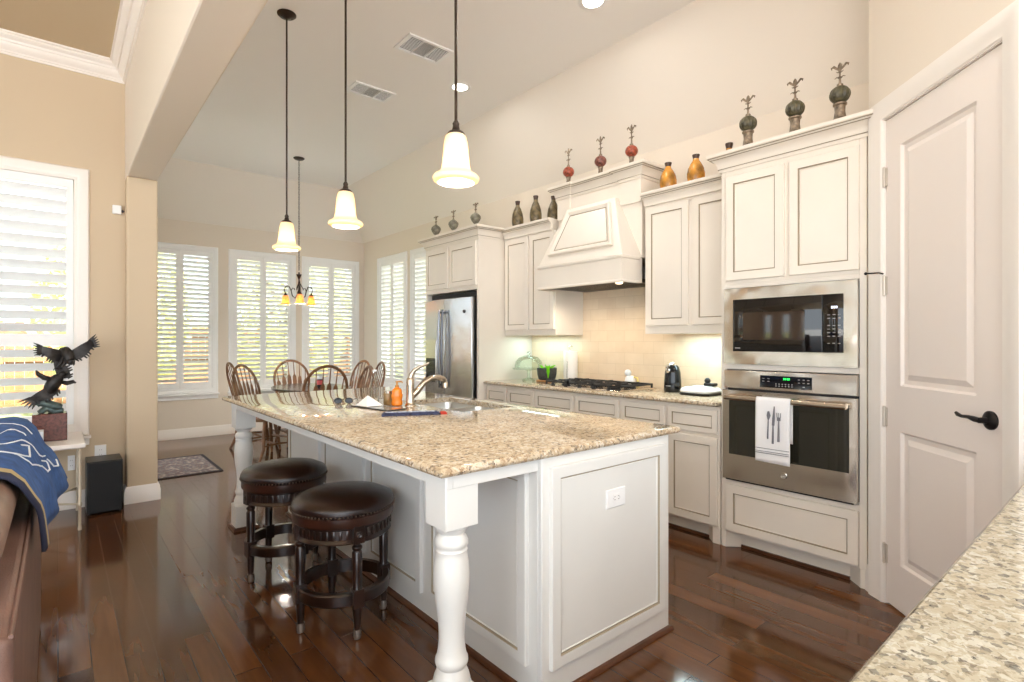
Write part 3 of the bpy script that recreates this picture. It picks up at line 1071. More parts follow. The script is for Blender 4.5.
mb.sweep([(IX0, IY0), (IX0, IY1), (IX1, IY1), (IX1, IY0)], [(0, 0), (-0.016, 0), (-0.015, 0.008), (-0.010, 0.016), (0, 0.02)], closed=True)
mb.build('shoe_molding', M_SHOE, isl)
Mo = F_my(1.725, 0.672, IY0 - 0.0095)
mb = MB()
mb.nested(Mo, rect(0.118, 0.075, -0.059, -0.0375), [(0, 0, 0), (0, 0.003, 0), (0.003, 0.006, 0), (0.006, 0.006, 0)])
mb.box(-0.022, 0.022, -0.017, 0.017, 0.006, 0.0075, 0, Mo)
op = mb.build('outlet_plate', M_WHITE, isl, smooth=20)
mb = MB()
for s in (-1, 1):
    for q in (-0.006, 0.006):
        mb.box(s * 0.012 - 0.004, s * 0.012 + 0.004, q - 0.001, q + 0.001, 0.0072, 0.0079, 0, Mo)
    mb.box(s * 0.019 - 0.001, s * 0.019 + 0.001, -0.002, 0.002, 0.0072, 0.0079, 0, Mo)
mb.build('outlet_slots', M_SLOT, op, smooth=0)

def countertop(name, x0, x1, y0, y1, z0, z1, hole=None, m=M_GRAN, ins=0.012):
    mb = MB()
    h = z1 - z0
    prof = [(0.010, 0), (0.004, h * .12), (0.0, h * .35), (0.0, h * .55), (0.003, h * .78), (ins * .7, h * .94), (ins, h)]
    vs, fs = [], []
    for d, z in prof:
        vs += [(x0 + d, y0 + d, z0 + z), (x1 - d, y0 + d, z0 + z), (x1 - d, y1 - d, z0 + z), (x0 + d, y1 - d, z0 + z)]
    n = len(prof)
    for i in range(n - 1):
        for k in range(4):
            k2 = (k + 1) % 4
            fs.append((i * 4 + k, i * 4 + k2, (i + 1) * 4 + k2, (i + 1) * 4 + k))
    T = (n - 1) * 4
    if hole:
        a, b, c, d = hole
        H0 = len(vs)
        vs += [(a, c, z1), (b, c, z1), (b, d, z1), (a, d, z1), (a, c, z0), (b, c, z0), (b, d, z0), (a, d, z0)]
        for k in range(4):
            k2 = (k + 1) % 4
            fs.append((T + k, T + k2, H0 + k2, H0 + k))
            fs.append((H0 + k, H0 + k2, H0 + 4 + k2, H0 + 4 + k))
            fs.append((H0 + 4 + k, H0 + 4 + k2, k2, k))
    else:
        fs.append((T, T + 1, T + 2, T + 3))
        fs.append((3, 2, 1, 0))
    mb.add(vs, fs)
    return mb.build(name, m, None, smooth=30, origin=((x0 + x1) / 2, (y0 + y1) / 2, z0))

SK = (1.705, 2.075, 2.44, 3.13)
o = countertop('island_countertop', 0.885, 2.18, 1.385, 4.235, 0.8845, 0.914, SK)
tag(o, 'speckled beige granite island countertop with sink cutout', 'countertop')

# sink: two bowls hung under the granite
snk = thing('kitchen_sink', 'stainless double bowl undermount sink in the island granite', 'sink', ((SK[0] + SK[1]) / 2, (SK[2] + SK[3]) / 2, 0.69))
ym = 2.80
mb = MB()
def bowl(mb, x0, x1, y0, y1, zt, zb):
    vs, fs = [], []
    loops = [(0.0, zt), (0.004, zt - 0.02), (0.008, zb + 0.04), (0.02, zb + 0.012), (0.05, zb)]
    def rr(x0, x1, y0, y1, r):
        out = []
        for cx, cy, a0 in ((x1 - r, y0 + r, -PI / 2), (x1 - r, y1 - r, 0), (x0 + r, y1 - r, PI / 2), (x0 + r, y0 + r, PI)):
            for k in range(5):
                a = a0 + PI / 2 * k / 4
                out.append((cx + r * math.cos(a), cy + r * math.sin(a)))
        return out
    n = 20
    for d, z in loops:
        vs += [(p[0], p[1], z) for p in rr(x0 + d, x1 - d, y0 + d, y1 - d, 0.045)]
    for i in range(len(loops) - 1):
        for k in range(n):
            k2 = (k + 1) % n
            fs.append((i * n + k, i * n + k2, (i + 1) * n + k2, (i + 1) * n + k))
    fs.append(tuple((len(loops) - 1) * n + k for k in range(n)))
    mb.add(vs, fs)
bowl(mb, SK[0] - 0.005, SK[1] + 0.005, SK[2] - 0.005, ym - 0.012, 0.8842, 0.69)
mb.build('bowl', M_SINK, snk, fix=False)
mb = MB()
bowl(mb, SK[0] - 0.005, SK[1] + 0.005, ym + 0.012, SK[3] + 0.005, 0.8842, 0.69)
mb.build('bowl', M_SINK, snk, fix=False)
mb = MB()
mb.box(SK[0] - 0.002, SK[1] + 0.002, ym - 0.014, ym + 0.014, 0.86, 0.884)
mb.build('divider', M_SINK, snk, bevel=0.005)
for y in ((SK[2] + ym) / 2, (SK[3] + ym) / 2):
    mb = MB()
    mb.lathe([(0.045, 0.6905), (0.045, 0.694), (0.032, 0.694), (0.026, 0.692), (0.001, 0.692)], 20, (1.89, y, 0))
    mb.build('drain', M_CHROME, snk)

# faucet
fx, fy, fz = 1.635, 2.895, 0.914
fc = thing('kitchen_faucet', 'brushed nickel single lever faucet beside the island sink', 'faucet', (fx, fy, fz))
mb = MB()
mb.lathe([(0.034, 0), (0.034, 0.004), (0.027, 0.012), (0.0245, 0.02), (0.0235, 0.09), (0.024, 0.12), (0.024, 0.155), (0.018, 0.168), (0.004, 0.172)], 24, (fx, fy, fz))
mb.build('faucet_body', M_NICKEL, fc)
mb = MB()
sp = [(0.01, 0, 0.055), (0.045, -0.004, 0.085), (0.09, -0.008, 0.135), (0.14, -0.012, 0.160), (0.19, -0.015, 0.163), (0.225, -0.017, 0.150), (0.237, -0.018, 0.135)]
mb.tube([(fx + a, fy + b, fz + c) for a, b, c in sp], [0.021, 0.021, 0.0185, 0.0175, 0.018, 0.0185, 0.017], 14)
mb.lathe([(0.016, 0), (0.0165, 0.03), (0.012, 0.04)], 14, (fx + 0.240, fy - 0.018, fz + 0.095))
mb.build('spout', M_NICKEL, fc)
mb = MB()
lv = [(0.0, 0, 0.158), (0.005, -0.004, 0.185), (0.02, -0.012, 0.212), (0.05, -0.025, 0.232), (0.085, -0.038, 0.246), (0.105, -0.045, 0.256)]
mb.tube([(fx + a, fy + b, fz + c) for a, b, c in lv], [(0.018, 0.018), (0.016, 0.014), (0.013, 0.010), (0.010, 0.007), (0.009, 0.005), (0.006, 0.004)], 12)
mb.build('lever', M_NICKEL, fc)

# things on the island
CT = 0.9142
sb = thing('soap_bottle', 'orange liquid hand soap bottle with pump beside the faucet', 'soap bottle', (1.572, 2.945, CT))
mb = MB()
mb.lathe([(0.026, 0), (0.033, 0.004), (0.034, 0.02), (0.030, 0.035), (0.034, 0.05), (0.035, 0.062), (0.030, 0.075), (0.031, 0.085), (0.026, 0.1), (0.013, 0.108), (0.012, 0.112)], 24, (1.572, 2.945, CT))
mb.build('bottle', M_ORANGE, sb)
mb = MB()
mb.lathe([(0.012, 0.112), (0.012, 0.122), (0.005, 0.124), (0.005, 0.14), (0.009, 0.141), (0.009, 0.147), (0.002, 0.148)], 14, (1.572, 2.945, CT))
mb.tube([(1.572, 2.945, CT + 0.144), (1.60, 2.94, CT + 0.143), (1.606, 2.939, CT + 0.137)], 0.004, 8)
mb.build('pump', M_AMBER, sb)
jr = thing('spice_jar', 'brown glass jar standing just behind the orange soap', 'jar', (1.566, 3.045, CT))
mb = MB()
mb.lathe([(0.028, 0), (0.030, 0.003), (0.030, 0.062), (0.027, 0.068)], 20, (1.566, 3.045, CT))
mb.build('jar_body', M_JAR, jr)
mb = MB()
mb.lathe([(0.029, 0.068), (0.029, 0.082), (0.002, 0.083)], 20, (1.566, 3.045, CT))
mb.build('lid', M_NICKEL, jr)
cb = thing('glass_bottle', 'tall clear glass bottle on the island near the jar', 'bottle', (1.51, 3.12, CT))
mb = MB()
mb.lathe([(0.024, 0), (0.027, 0.004), (0.027, 0.10), (0.022, 0.13), (0.012, 0.155), (0.011, 0.19), (0.014, 0.192), (0.014, 0.2)], 20, (1.51, 3.12, CT), cap=False)
mb.lathe([(0.001, 0.001), (0.024, 0.001)], 20, (1.51, 3.12, CT), cap=False)
mb.build('bottle_glass', M_CLEAR, cb, fix=False)
mb = MB()
mb.lathe([(0.013, 0.2), (0.013, 0.212), (0.002, 0.213)], 14, (1.51, 3.12, CT))
mb.build('stopper', M_WHITE, cb)
mb = MB()
Mtr = frame((1.335, 3.07, CT), (0.16, -0.987, 0), (0.987, 0.16, 0), (0, 0, 1))
trw = [(0, -0.02), (0.285, -0.06), (0.285, 0.10), (0.02, 0.17)]
mb.nested(Mtr, [(0, 0), (0.36, 0), (0.36, 0.135), (0, 0.135)], [(0, 0, 0), (0, 0.004, 0), (0.004, 0.007, 0), (0.010, 0.0045, 1)])
o = mb.build('placemat_tray', [M_BLACK, M_FSTEEL], None, origin=(1.43, 3.03, CT), smooth=20)
tag(o, 'thin dark rimmed tray lying under the folded napkin', 'tray')
mb = MB()
Mnp = frame((1.352, 3.055, CT + 0.0075), (0.16, -0.987, 0), (0.987, 0.16, 0), (0, 0, 1))
mb.add([(0, 0.005, 0), (0.12, 0.0, 0), (0.13, 0.11, 0), (0.01, 0.11, 0), (0.055, 0.05, 0.058), (0.062, 0.056, 0.056)],
       [(0, 1, 4), (1, 5, 4), (1, 2, 5), (2, 3, 5), (3, 4, 5), (3, 0, 4), (3, 2, 1, 0)], 0, Mnp)
o = mb.build('paper_napkin', M_PAPER, None, origin=(1.39, 3.03, CT + 0.0075), smooth=0)
tag(o, 'folded white paper napkin peaked on the dark tray', 'napkin')
gl = thing('sunglasses', 'pair of dark sunglasses lying on the island behind the napkin', 'glasses', (1.38, 3.22, CT))
mb = MB()
for s in (0, 1):
    c = Vector((1.335 + s * 0.055, 3.262 - s * 0.035, CT + 0.018))
    mb.tube([c + Vector((0.024 * math.cos(a) * 0.84 , -0.024 * math.cos(a) * 0.54, 0.017 * math.sin(a))) for a in [2 * PI * k / 14 for k in range(14)]], 0.0022, 6, closed=True)
mb.tube([(1.357, 3.248, CT + 0.022), (1.362, 3.245, CT + 0.025), (1.367, 3.241, CT + 0.022)], 0.002, 6)
mb.build('rims', M_BLACK, gl)
for s_ in (0, 1):
    c = Vector((1.335 + s_ * 0.055, 3.262 - s_ * 0.035, CT + 0.018))
    Ml = frame(c, (0.84, -0.54, 0), (0, 0, 1), Vector((0.84, -0.54, 0)).cross(Vector((0, 0, 1))))
    mb = MB()
    mb.prism([(0.023 * math.cos(2 * PI * k / 16), 0.016 * math.sin(2 * PI * k / 16)) for k in range(16)], -0.001, 0.001, 0, Ml)
    mb.build('lens', M_BLACKGL, gl)
mb = MB()
mb.tube([(1.316, 3.276, CT + 0.024), (1.36, 3.33, CT + 0.024), (1.39, 3.37, CT + 0.014), (1.396, 3.38, CT + 0.003)], 0.0025, 6)
mb.build('temple', M_BLACK, gl)
mb = MB()
mb.tube([(1.411, 3.214, CT + 0.024), (1.455, 3.27, CT + 0.024), (1.485, 3.31, CT + 0.014), (1.49, 3.32, CT + 0.003)], 0.0025, 6)
mb.build('temple', M_BLACK, gl)
# folded cloth: dark pattern with a red end
ck = thing('dish_cloth', 'folded dark patterned dish cloth with a red end on the island', 'cloth', (1.42, 2.53, CT))
A, B = Vector((1.29, 2.585, CT)), Vector((1.565, 2.45, CT))
ud = (B - A).normalized()
vd = Vector((-ud.y, ud.x, 0))
Mck = frame(A, ud, vd, (0, 0, 1))
L = (B - A).length
mb = MB()
mb.nested(Mck, rect(L, 0.075, 0, -0.03), [(0.002, 0, 0), (0, 0.004, 0), (0.004, 0.009, 0), (0.012, 0.010, 0)])
mb.nested(Mck @ Matrix.Translation((0.008, 0, 0.010)), rect(L - 0.02, 0.062, 0, -0.025), [(0.002, 0, 0), (0, 0.003, 0), (0.004, 0.006, 0)])
mb.build('folds', M_DKCLOTH, ck)
mb = MB()
mb.nested(Mck @ Matrix.Translation((0.02, 0.006, 0.0162)), rect(L - 0.05, 0.036, 0, -0.018), [(0.001, 0, 0), (0, 0.001, 0), (0.003, 0.002, 0)])
mb.build('pale_top', M_PALECLOTH, ck)
mb = MB()
mb.nested(Mck @ Matrix.Translation((L, 0, 0)), rect(0.035, 0.06, 0.0, -0.02), [(0.002, 0, 0), (0, 0.004, 0), (0.005, 0.011, 0)])
mb.build('red_end', M_REDC, ck)

# ------------------------------------------------------------------ RANGE WALL BASE CABINETS
CX = 3.24
def cabinet_foot(mb, y, w, z=0.1, side=1, mi=0):
    """furniture foot: flush block that runs back at 45 degrees to the toe recess"""
    a, b = y, y + side * w
    c = b + side * 0.07
    poly = [(CX, a), (CX, b), (CX + 0.07, c), (CX + 0.07, a)]
    if side > 0:
        poly = poly[::-1]
    mb.prism(poly, 0.0, z, mi)

units = [(4.22, 3.895), (3.895, 3.515), (3.515, 3.03), (3.03, 2.565), (2.565, 2.165), (2.165, 1.772)]
names = ['nearest the refrigerator panel', 'second from the refrigerator', 'left under the gas cooktop', 'right under the gas cooktop',
         'second from the oven tower', 'next to the oven tower']
for i, (y1, y0) in enumerate(units):
    t = thing('base_cabinet', 'cream base cabinet with drawer and door, ' + names[i], 'cabinet', ((CX + XW) / 2, (y0 + y1) / 2, 0), 'base cabinets along the range wall')
    mb = MB()
    mb.box(CX, XW - 0.002, y0 + 0.0005, y1 - 0.0005, 0.1, 0.884)
    mb.box(CX + 0.07, XW - 0.002, y0 + 0.0005, y1 - 0.0005, 0.0, 0.1)
    if i == 0:
        cabinet_foot(mb, y1 - 0.001, 0.05, side=-1)
    if i == 5:
        cabinet_foot(mb, y0 + 0.001, 0.05, side=1)
    mb.build('carcass', M_CAB, t, bevel=0.002)
    mb = MB()
    panel_front(mb, F_mx(y1 - 0.014, 0.705, CX), rect(y1 - y0 - 0.028, 0.152), 0.019, 0.034)
    mb.build('drawer', [M_CAB, M_GLAZE], t, smooth=25)
    mb = MB()
    panel_front(mb, F_mx(y1 - 0.014, 0.115, CX), rect(y1 - y0 - 0.028, 0.565), 0.019, 0.05)
    mb.build('door', [M_CAB, M_GLAZE], t, smooth=25)
    mb = MB()
    mb.box(CX + 0.058, CX + 0.07, y0 + (0.07 if i == 5 else 0.001), y1 - (0.07 if i == 0 else 0.001), 0, 0.018)
    mb.build('shoe_molding', M_SHOE, t)
o = countertop('range_countertop', 3.195, XW - 0.013, 1.768, 4.222, 0.8845, 0.914)
tag(o, 'long granite countertop under the gas cooktop along the tiled wall', 'countertop')

# ------------------------------------------------------------------ OVEN TOWER
OY0, OY1 = 0.955, 1.765
tw = thing('oven_cabinet', 'tall cream oven tower cabinet with crown molding beside the pantry door', 'cabinet', ((CX + XW) / 2, (OY0 + OY1) / 2, 0))
mb = MB()
mb.box(CX, XW - 0.002, OY0, OY0 + 0.035, 0.1, 2.38)
mb.box(CX, XW - 0.002, OY1 - 0.03, OY1, 0.1, 2.38)
mb.box(XW - 0.02, XW - 0.002, OY0 + 0.035, OY1 - 0.03, 0.1, 2.38)
for a, b in ((0.1, 0.435), (1.128, 1.162), (1.635, 1.66)):
    mb.box(CX, XW - 0.02, OY0 + 0.035, OY1 - 0.03, a, b)
mb.box(CX, XW - 0.02, OY0 + 0.035, OY1 - 0.03, 1.66, 2.38)
mb.box(CX + 0.07, XW - 0.002, OY0, OY1, 0, 0.1)
cabinet_foot(mb, OY1, 0.03, side=-1)
cabinet_foot(mb, OY0, 0.03, side=1)
mb.build('carcass', M_CAB, tw, bevel=0.002)
def crown_run(mb, path, z):
    mb.sweep(path, [(a, z + w) for a, w in cprof])
    for a, w in ((0.0135, 0.019), (0.0505, 0.077), (0.0615, 0.0875)):
        mb.sweep(path, [(a - 0.003, z + w), (a + 0.0022, z + w), (a + 0.0022, z + w + 0.003), (a - 0.003, z + w + 0.003)], mi=1)


cprof = [(0, 0), (0.008, 0), (0.010, 0.018), (0.016, 0.024), (0.018, 0.040), (0.026, 0.060), (0.042, 0.076), (0.054, 0.083), (0.056, 0.091), (0.065, 0.094), (0.068, 0.104), (0.068, 0.115), (0, 0.115)]
mb = MB()
crown_run(mb, [(XW - 0.002, OY1), (CX, OY1), (CX, OY0 + 0.01)], 2.375)
for p in mb.v:
    if abs(p.y - OY0 - 0.01) < 1e-4:
        p.y = 0.948 - (CX - p.x) + 0.002
mb.box(CX, XW - 0.002, OY0 + 0.01, OY1, 2.38, 2.47)
mb.build('crown_molding', [M_CAB, M_GLAZE], tw, smooth=25)
for a, b in ((1.727, 1.371), (1.343, 0.987)):
    mb = MB()
    panel_front(mb, F_mx(a, 1.683, CX), rect(a - b, 0.655), 0.019, 0.05)
    mb.build('door', [M_CAB, M_GLAZE], tw, smooth=25)
mb = MB()
panel_front(mb, F_mx(1.727, 0.115, CX), rect(0.737, 0.29), 0.019, 0.05)
mb.build('drawer', [M_CAB, M_GLAZE], tw, smooth=25)
mb = MB()
mb.box(CX + 0.058, CX + 0.07, OY0 + 0.1, OY1 - 0.1, 0, 0.018)
mb.build('shoe_molding', M_SHOE, tw)

AY0, AY1 = 0.991, 1.733         # appliance faces
AX = CX - 0.004
# microwave
mw = thing('built_in_microwave', 'built-in microwave with stainless trim above the wall oven', 'microwave', (3.45, (AY0 + AY1) / 2, 1.165))
mb = MB()
mb.box(AX + 0.005, 3.7, AY0 + 0.012, AY1 - 0.012, 1.17, 1.628)
mb.build('housing', M_BLACK, mw)
Mm = F_mx(AY1, 1.163, AX)
W_, H_ = AY1 - AY0, 0.468
mb = MB()
wall_mesh(mb, Mm @ Matrix.Translation((0, 0, 0.02)), W_, H_, 0.02, [(0.058, W_ - 0.066, 0.078, H_ - 0.07)])
mb.build('trim_kit', M_STEEL, mw, smooth=0, bevel=0.003)
fw, fh = W_ - 0.124, H_ - 0.148
mb = MB()
mb.nested(Mm @ Matrix.Translation((0.058, 0.078, 0.004)), rect(fw * 0.825, fh), [(0, 0, 0), (0, 0.010, 0), (0.003, 0.012, 0)])
d = mb.build('door', M_BLACKGL, mw)
mb = MB()
mb.nested(Mm @ Matrix.Translation((0.058, 0.078, 0.0165)), rect(fw * 0.58, fh * 0.52, fw * 0.1, fh * 0.22), [(0, 0, 0), (0.003, 0.0005, 0)])
mb.build('window', mat('smoked_glass', (54, 42, 34), 0.08, spec=0.6), d)
mb = MB()
mb.box(0.012, 0.045, 0.018, 0.024, 0.0118, 0.0125, 0, Mm @ Matrix.Translation((0.058, 0.078, 0.004)))
mb.build('maker_badge', M_KEY, d)
mb = MB()
mb.nested(Mm @ Matrix.Translation((0.058 + fw * 0.83, 0.078, 0.004)), rect(fw * 0.17, fh), [(0, 0, 0), (0, 0.010, 0), (0.003, 0.012, 0)])
cp = mb.build('control_panel', M_BLACKGL, mw)
Mc = Mm @ Matrix.Translation((0.058 + fw * 0.83, 0.078, 0.016))
mb = MB()
for k in range(3):
    mb.box(0.044 + k * 0.011, 0.051 + k * 0.011, fh - 0.078, fh - 0.066, 0, 0.0006, 0, Mc)
mb.build('clock', M_WHITELED, cp)
mb = MB()
for r in range(9):
    for c in range(3):
        if r in (2, 7):
            continue
        y = fh - 0.115 - r * 0.0195
        mb.box(0.024 + c * 0.026, 0.024 + c * 0.026 + (0.014 if r < 7 else 0.012), y, y + (0.005 if (r + c) % 2 else 0.0035), 0, 0.0005, 0, Mc)
mb.build('keypad', M_KEY, cp)

# wall oven
ov = thing('wall_oven', 'stainless wall oven with a towel bar handle below the microwave', 'oven', (3.45, (AY0 + AY1) / 2, 0.437))
mb = MB()
mb.box(AX + 0.005, 3.75, AY0 + 0.012, AY1 - 0.012, 0.442, 1.12)
mb.build('housing', M_BLACK, ov)
mb = MB()
Mov = F_mx(AY1, 0.437, AX)
OW = AY1 - AY0
mb.nested(Mov, rect(OW, 0.112, 0, 0.575), [(0, 0, 0), (0, 0.018, 0), (0.003, 0.021, 0), (0.006, 0.021, 0)])
cpn = mb.build('control_fascia', M_STEEL, ov, smooth=25)
mb = MB()
mb.nested(Mov @ Matrix.Translation((0.227, 0.592, 0.0205)), rect(0.292, 0.072), [(0, 0, 0), (0.002, 0.003, 0)])
dp = mb.build('display', M_BLACKGL, cpn)
Md = Mov @ Matrix.Translation((0.227, 0.592, 0.0236))
mb = MB()
for k in range(4):
    mb.box(0.138 + k * 0.0085 + (0.003 if k > 1 else 0), 0.1435 + k * 0.0085 + (0.003 if k > 1 else 0), 0.050, 0.061, 0, 0.0006, 0, Md)
mb.build('clock', M_GREENLED, dp)
mb = MB()
for c in range(2):
    for r in range(2):
        mb.box(0.015 + c * 0.03, 0.028 + c * 0.03, 0.036 + r * 0.016, 0.039 + r * 0.016, 0, 0.0005, 0, Md)
for c in range(6):
    for r in range(2):
        mb.box(0.092 + c * 0.018, 0.099 + c * 0.018, 0.010 + r * 0.012, 0.015 + r * 0.012, 0, 0.0005, 0, Md)
for c in range(3):
    for r in range(2):
        mb.box(0.218 + c * 0.025, 0.229 + c * 0.025, 0.034 + r * 0.018, 0.039 + r * 0.018, 0, 0.0005, 0, Md)
mb.box(0.243, 0.255, 0.012, 0.017, 0, 0.0005, 0, Md)
mb.build('keypad', M_KEY, dp)
mb = MB()
DHt = 0.566
wall_mesh(mb, Mov @ Matrix.Translation((0, 0.012, 0.036)), OW, DHt - 0.014, 0.03, [(0.04, OW - 0.034, 0.155, DHt - 0.05)])
dr = mb.build('door', M_STEEL, ov, smooth=0, bevel=0.003)
mb = MB()
mb.nested(Mov @ Matrix.Translation((0.038, 0.163, 0.012)), rect(OW - 0.070, DHt - 0.198), [(0, 0, 0), (0, 0.021, 0), (0.002, 0.0225, 0)])
mb.build('window', mat('oven_glass', (38, 36, 28), 0.05, spec=0.7), dr)
mb = MB()
hzz = 0.437 + 0.522
hy0, hy1 = AY0 + 0.035, AY1 - 0.03
mb.tube([(AX - 0.075, hy0, hzz), (AX - 0.075, hy1, hzz)], [(0.017, 0.014)] * 2, 16, up=(0, 0, 1))
for y in (hy0 + 0.012, hy1 - 0.012):
    mb.box(AX - 0.075, AX - 0.034, y - 0.010, y + 0.010, hzz - 0.012, hzz + 0.012)
mb.build('handle', M_NICKEL, dr, bevel=0.003)
mb = MB()
Mb = Mov @ Matrix.Translation((0.372, 0.09, 0.0362))
mb.lathe([(0.001, 0), (0.019, 0), (0.019, 0.003), (0.0165, 0.0042), (0.015, 0.003), (0.001, 0.003)], 28, M=Mb)
mb.tube([(0.006 * math.cos(a) - 0.004, 0.007 * math.sin(a), 0.0035) for a in [k * 0.5 for k in range(10)]], 0.0011, 5, M=Mb)
mb.tube([(0.005 * math.cos(a) + 0.006, 0.007 * math.sin(a), 0.0035) for a in [1 + k * 0.5 for k in range(10)]], 0.0011, 5, M=Mb)
mb.build('maker_badge', M_CHROME, dr)
mb = MB()
mb.box(0.01, OW - 0.02, 0.0, 0.012, 0.002, 0.02, 0, Mov)
mb.build('vent_slot', M_DARKGAP, ov)

# dish towel over the oven handle
twl = thing('dish_towel', 'white dish towel printed with grey cutlery hanging on the oven handle', 'towel', (AX - 0.075, 1.40, 0.58))
ty0, ty1 = 1.302, 1.498
def towel_x(y, z, f):
    return f + 0.004 * math.sin((y - ty0) * 55) * min(1, max(0, (hzz - z) * 5)) + 0.003 * math.sin(y * 90)
prof = []
for k in range(8):
    z = 0.72 + (hzz - 0.72) * k / 8
    prof.append((AX - 0.057, z))
for k in range(7):
    a = PI * k / 6
    prof.append((AX - 0.075 + 0.0185 * math.cos(a), hzz + 0.0195 * math.sin(a)))
for k in range(1, 15):
    z = hzz - (hzz - 0.598) * k / 14
    prof.append((AX - 0.0935, z))
mb = MB()
NY = 14
vs, fs = [], []
for i, (x, z) in enumerate(prof):
    for k in range(NY + 1):
        y = ty0 + (ty1 - ty0) * k / NY
        front = i > 9
        dx = -0.004 * abs(math.sin((y - ty0) * 34 + 0.6)) * min(1, max(0, hzz - z) * 6) if front else 0
        vs.append((x + dx, y, z + (0.006 * (k / NY) if i == len(prof) - 1 else 0)))
for i in range(len(prof) - 1):
    for k in range(NY):
        a = i * (NY + 1) + k
        fs.append((a, a + 1, a + NY + 2, a + NY + 1))
mb.add(vs, fs)
cl = mb.build('towel_cloth', M_CLOTHW, twl, fix=False)
sol = cl.modifiers.new('thickness', 'SOLIDIFY')
sol.thickness = 0.002
px = AX - 0.1035
mb = MB()
def flat(pts, w):
    mb.tube([(px, y, z) for y, z in pts], [(0.0012, w0) for w0 in w], 6, up=(1, 0, 0))
flat([(1.362, 0.73), (1.361, 0.80), (1.360, 0.85)], [0.008, 0.006, 0.0035])
flat([(1.360, 0.85), (1.360, 0.87)], [0.011, 0.011])
for q in (-0.009, 0, 0.009):
    flat([(1.360 + q, 0.868), (1.360 + q * 1.2, 0.895)], [0.0022, 0.0018])
flat([(1.394, 0.715), (1.393, 0.78), (1.392, 0.82)], [0.007, 0.006, 0.004])
flat([(1.392, 0.82), (1.389, 0.86), (1.385, 0.93)], [0.008, 0.009, 0.003])
flat([(1.423, 0.74), (1.421, 0.80), (1.419, 0.85)], [0.005, 0.004, 0.003])
flat([(1.419, 0.85), (1.417, 0.875), (1.418, 0.9)], [0.004, 0.013, 0.006])
mb.build('cutlery_print', M_PRINT, twl)
mb = MB()
for z in (0.655, 0.665, 0.682):
    mb.tube([(px + 0.0015, ty0 + 0.002, z), (px + 0.0005, (ty0 + ty1) / 2, z), (px + 0.0015, ty1 - 0.002, z)], [(0.002, 0.0016)] * 3, 6, up=(1, 0, 0))
mb.build('stripes', M_PRINT, twl)

# ------------------------------------------------------------------ UPPER CABINETS
UX = 3.47
uL = thing('upper_cabinet', 'cream two door wall cabinet between refrigerator and range hood', 'cabinet', ((UX + XW) / 2, 3.855, 1.36))
mb = MB()
mb.box(UX, XW - 0.013, 3.492, 4.219, 1.36, 2.325)
mb.build('carcass', M_CAB, uL, bevel=0.002)
mb = MB()
crown_run(mb, [(UX, 4.219), (UX, 3.522)], 2.315)
mb.build('crown_molding', [M_CAB, M_GLAZE], uL, smooth=25)
for a, b in ((4.205, 3.855), (3.832, 3.505)):
    mb = MB()
    panel_front(mb, F_mx(a, 1.412, UX), rect(a - b, 0.90), 0.019, 0.05)
    mb.build('door', [M_CAB, M_GLAZE], uL, smooth=25)
uR = thing('upper_cabinet', 'cream two door wall cabinet between range hood and oven tower', 'cabinet', ((UX + XW) / 2, 2.15, 1.36))
mb = MB()
mb.box(UX, XW - 0.013, 1.767, 2.515, 1.36, 2.335)
mb.build('carcass', M_CAB, uR, bevel=0.002)
mb = MB()
crown_run(mb, [(UX, 2.515), (UX, 1.84)], 2.32)
mb.build('crown_molding', [M_CAB, M_GLAZE], uR, smooth=25)
for a, b in ((2.498, 2.135), (2.10, 1.785)):
    mb = MB()
    panel_front(mb, F_mx(a, 1.42, UX), rect(a - b, 0.90), 0.019, 0.05)
    mb.build('door', [M_CAB, M_GLAZE], uR, smooth=25)

# ------------------------------------------------------------------ RANGE HOOD
hd = thing('range_hood', 'cream wooden range hood with flared front over the cooktop', 'range hood', (3.5, 3.03, 1.76))
HY0, HY1 = 2.566, 3.487
mb = MB()
mb.box(3.50, XW - 0.013, HY0, HY1, 1.96, 2.60)
mb.box(3.485, 3.50, HY0, 2.77, 2.40, 2.60)
mb.box(3.485, 3.50, 3.33, HY1, 2.40, 2.60)
mb.build('chimney', M_CAB, hd, bevel=0.002)
mb = MB()
mb.add([(3.25, HY0, 1.96), (3.25, HY1, 1.96), (3.50, HY1, 1.96), (3.50, HY0, 1.96), (3.46, 2.80, 2.47), (3.46, 3.34, 2.47), (3.50, 3.34, 2.47), (3.50, 2.80, 2.47)],
       [(0, 1, 5, 4), (1, 2, 6, 5), (0, 4, 7, 3), (4, 5, 6, 7), (0, 3, 2, 1), (2, 3, 7, 6)])
mb.build('flared_front', M_CAB, hd, bevel=0.002)
# raised panel on the sloped face
p0, p1, p2, p3 = Vector((3.25, HY1, 1.96)), Vector((3.25, HY0, 1.96)), Vector((3.46, 2.80, 2.47)), Vector((3.46, 3.34, 2.47))
vv = ((p3 + p2) / 2 - (p0 + p1) / 2)
hv = vv.length
Mh = frame((p0 + p1) / 2, (0, -1, 0), vv, Vector((0, -1, 0)).cross(vv))
mb = MB()
hw0, hw1 = 0.355, 0.235
mb.nested(Mh @ Matrix.Translation((0, 0.09, 0.001)), [(-hw0, 0), (hw0, 0), (hw1 + 0.0, hv - 0.13), (-hw1, hv - 0.13)],
          [(0, 0, 0), (0, 0.022, 0), (0.004, 0.026, 0), (0.016, 0.026, 0), (0.042, 0.012, 0), (0.045, 0.009, 1), (0.05, 0.009, 1), (0.054, 0.013, 0)])
mb.build('front_panel', [M_CAB, M_GLAZE], hd, smooth=25)
mb = MB()
for (x0, x1, y0, y1) in ((3.25, 3.27, HY0, HY1), (3.27, 3.50, HY0, HY0 + 0.02), (3.27, 3.50, HY1 - 0.02, HY1)):
    mb.box(x0, x1, y0, y1, 1.76, 1.955)
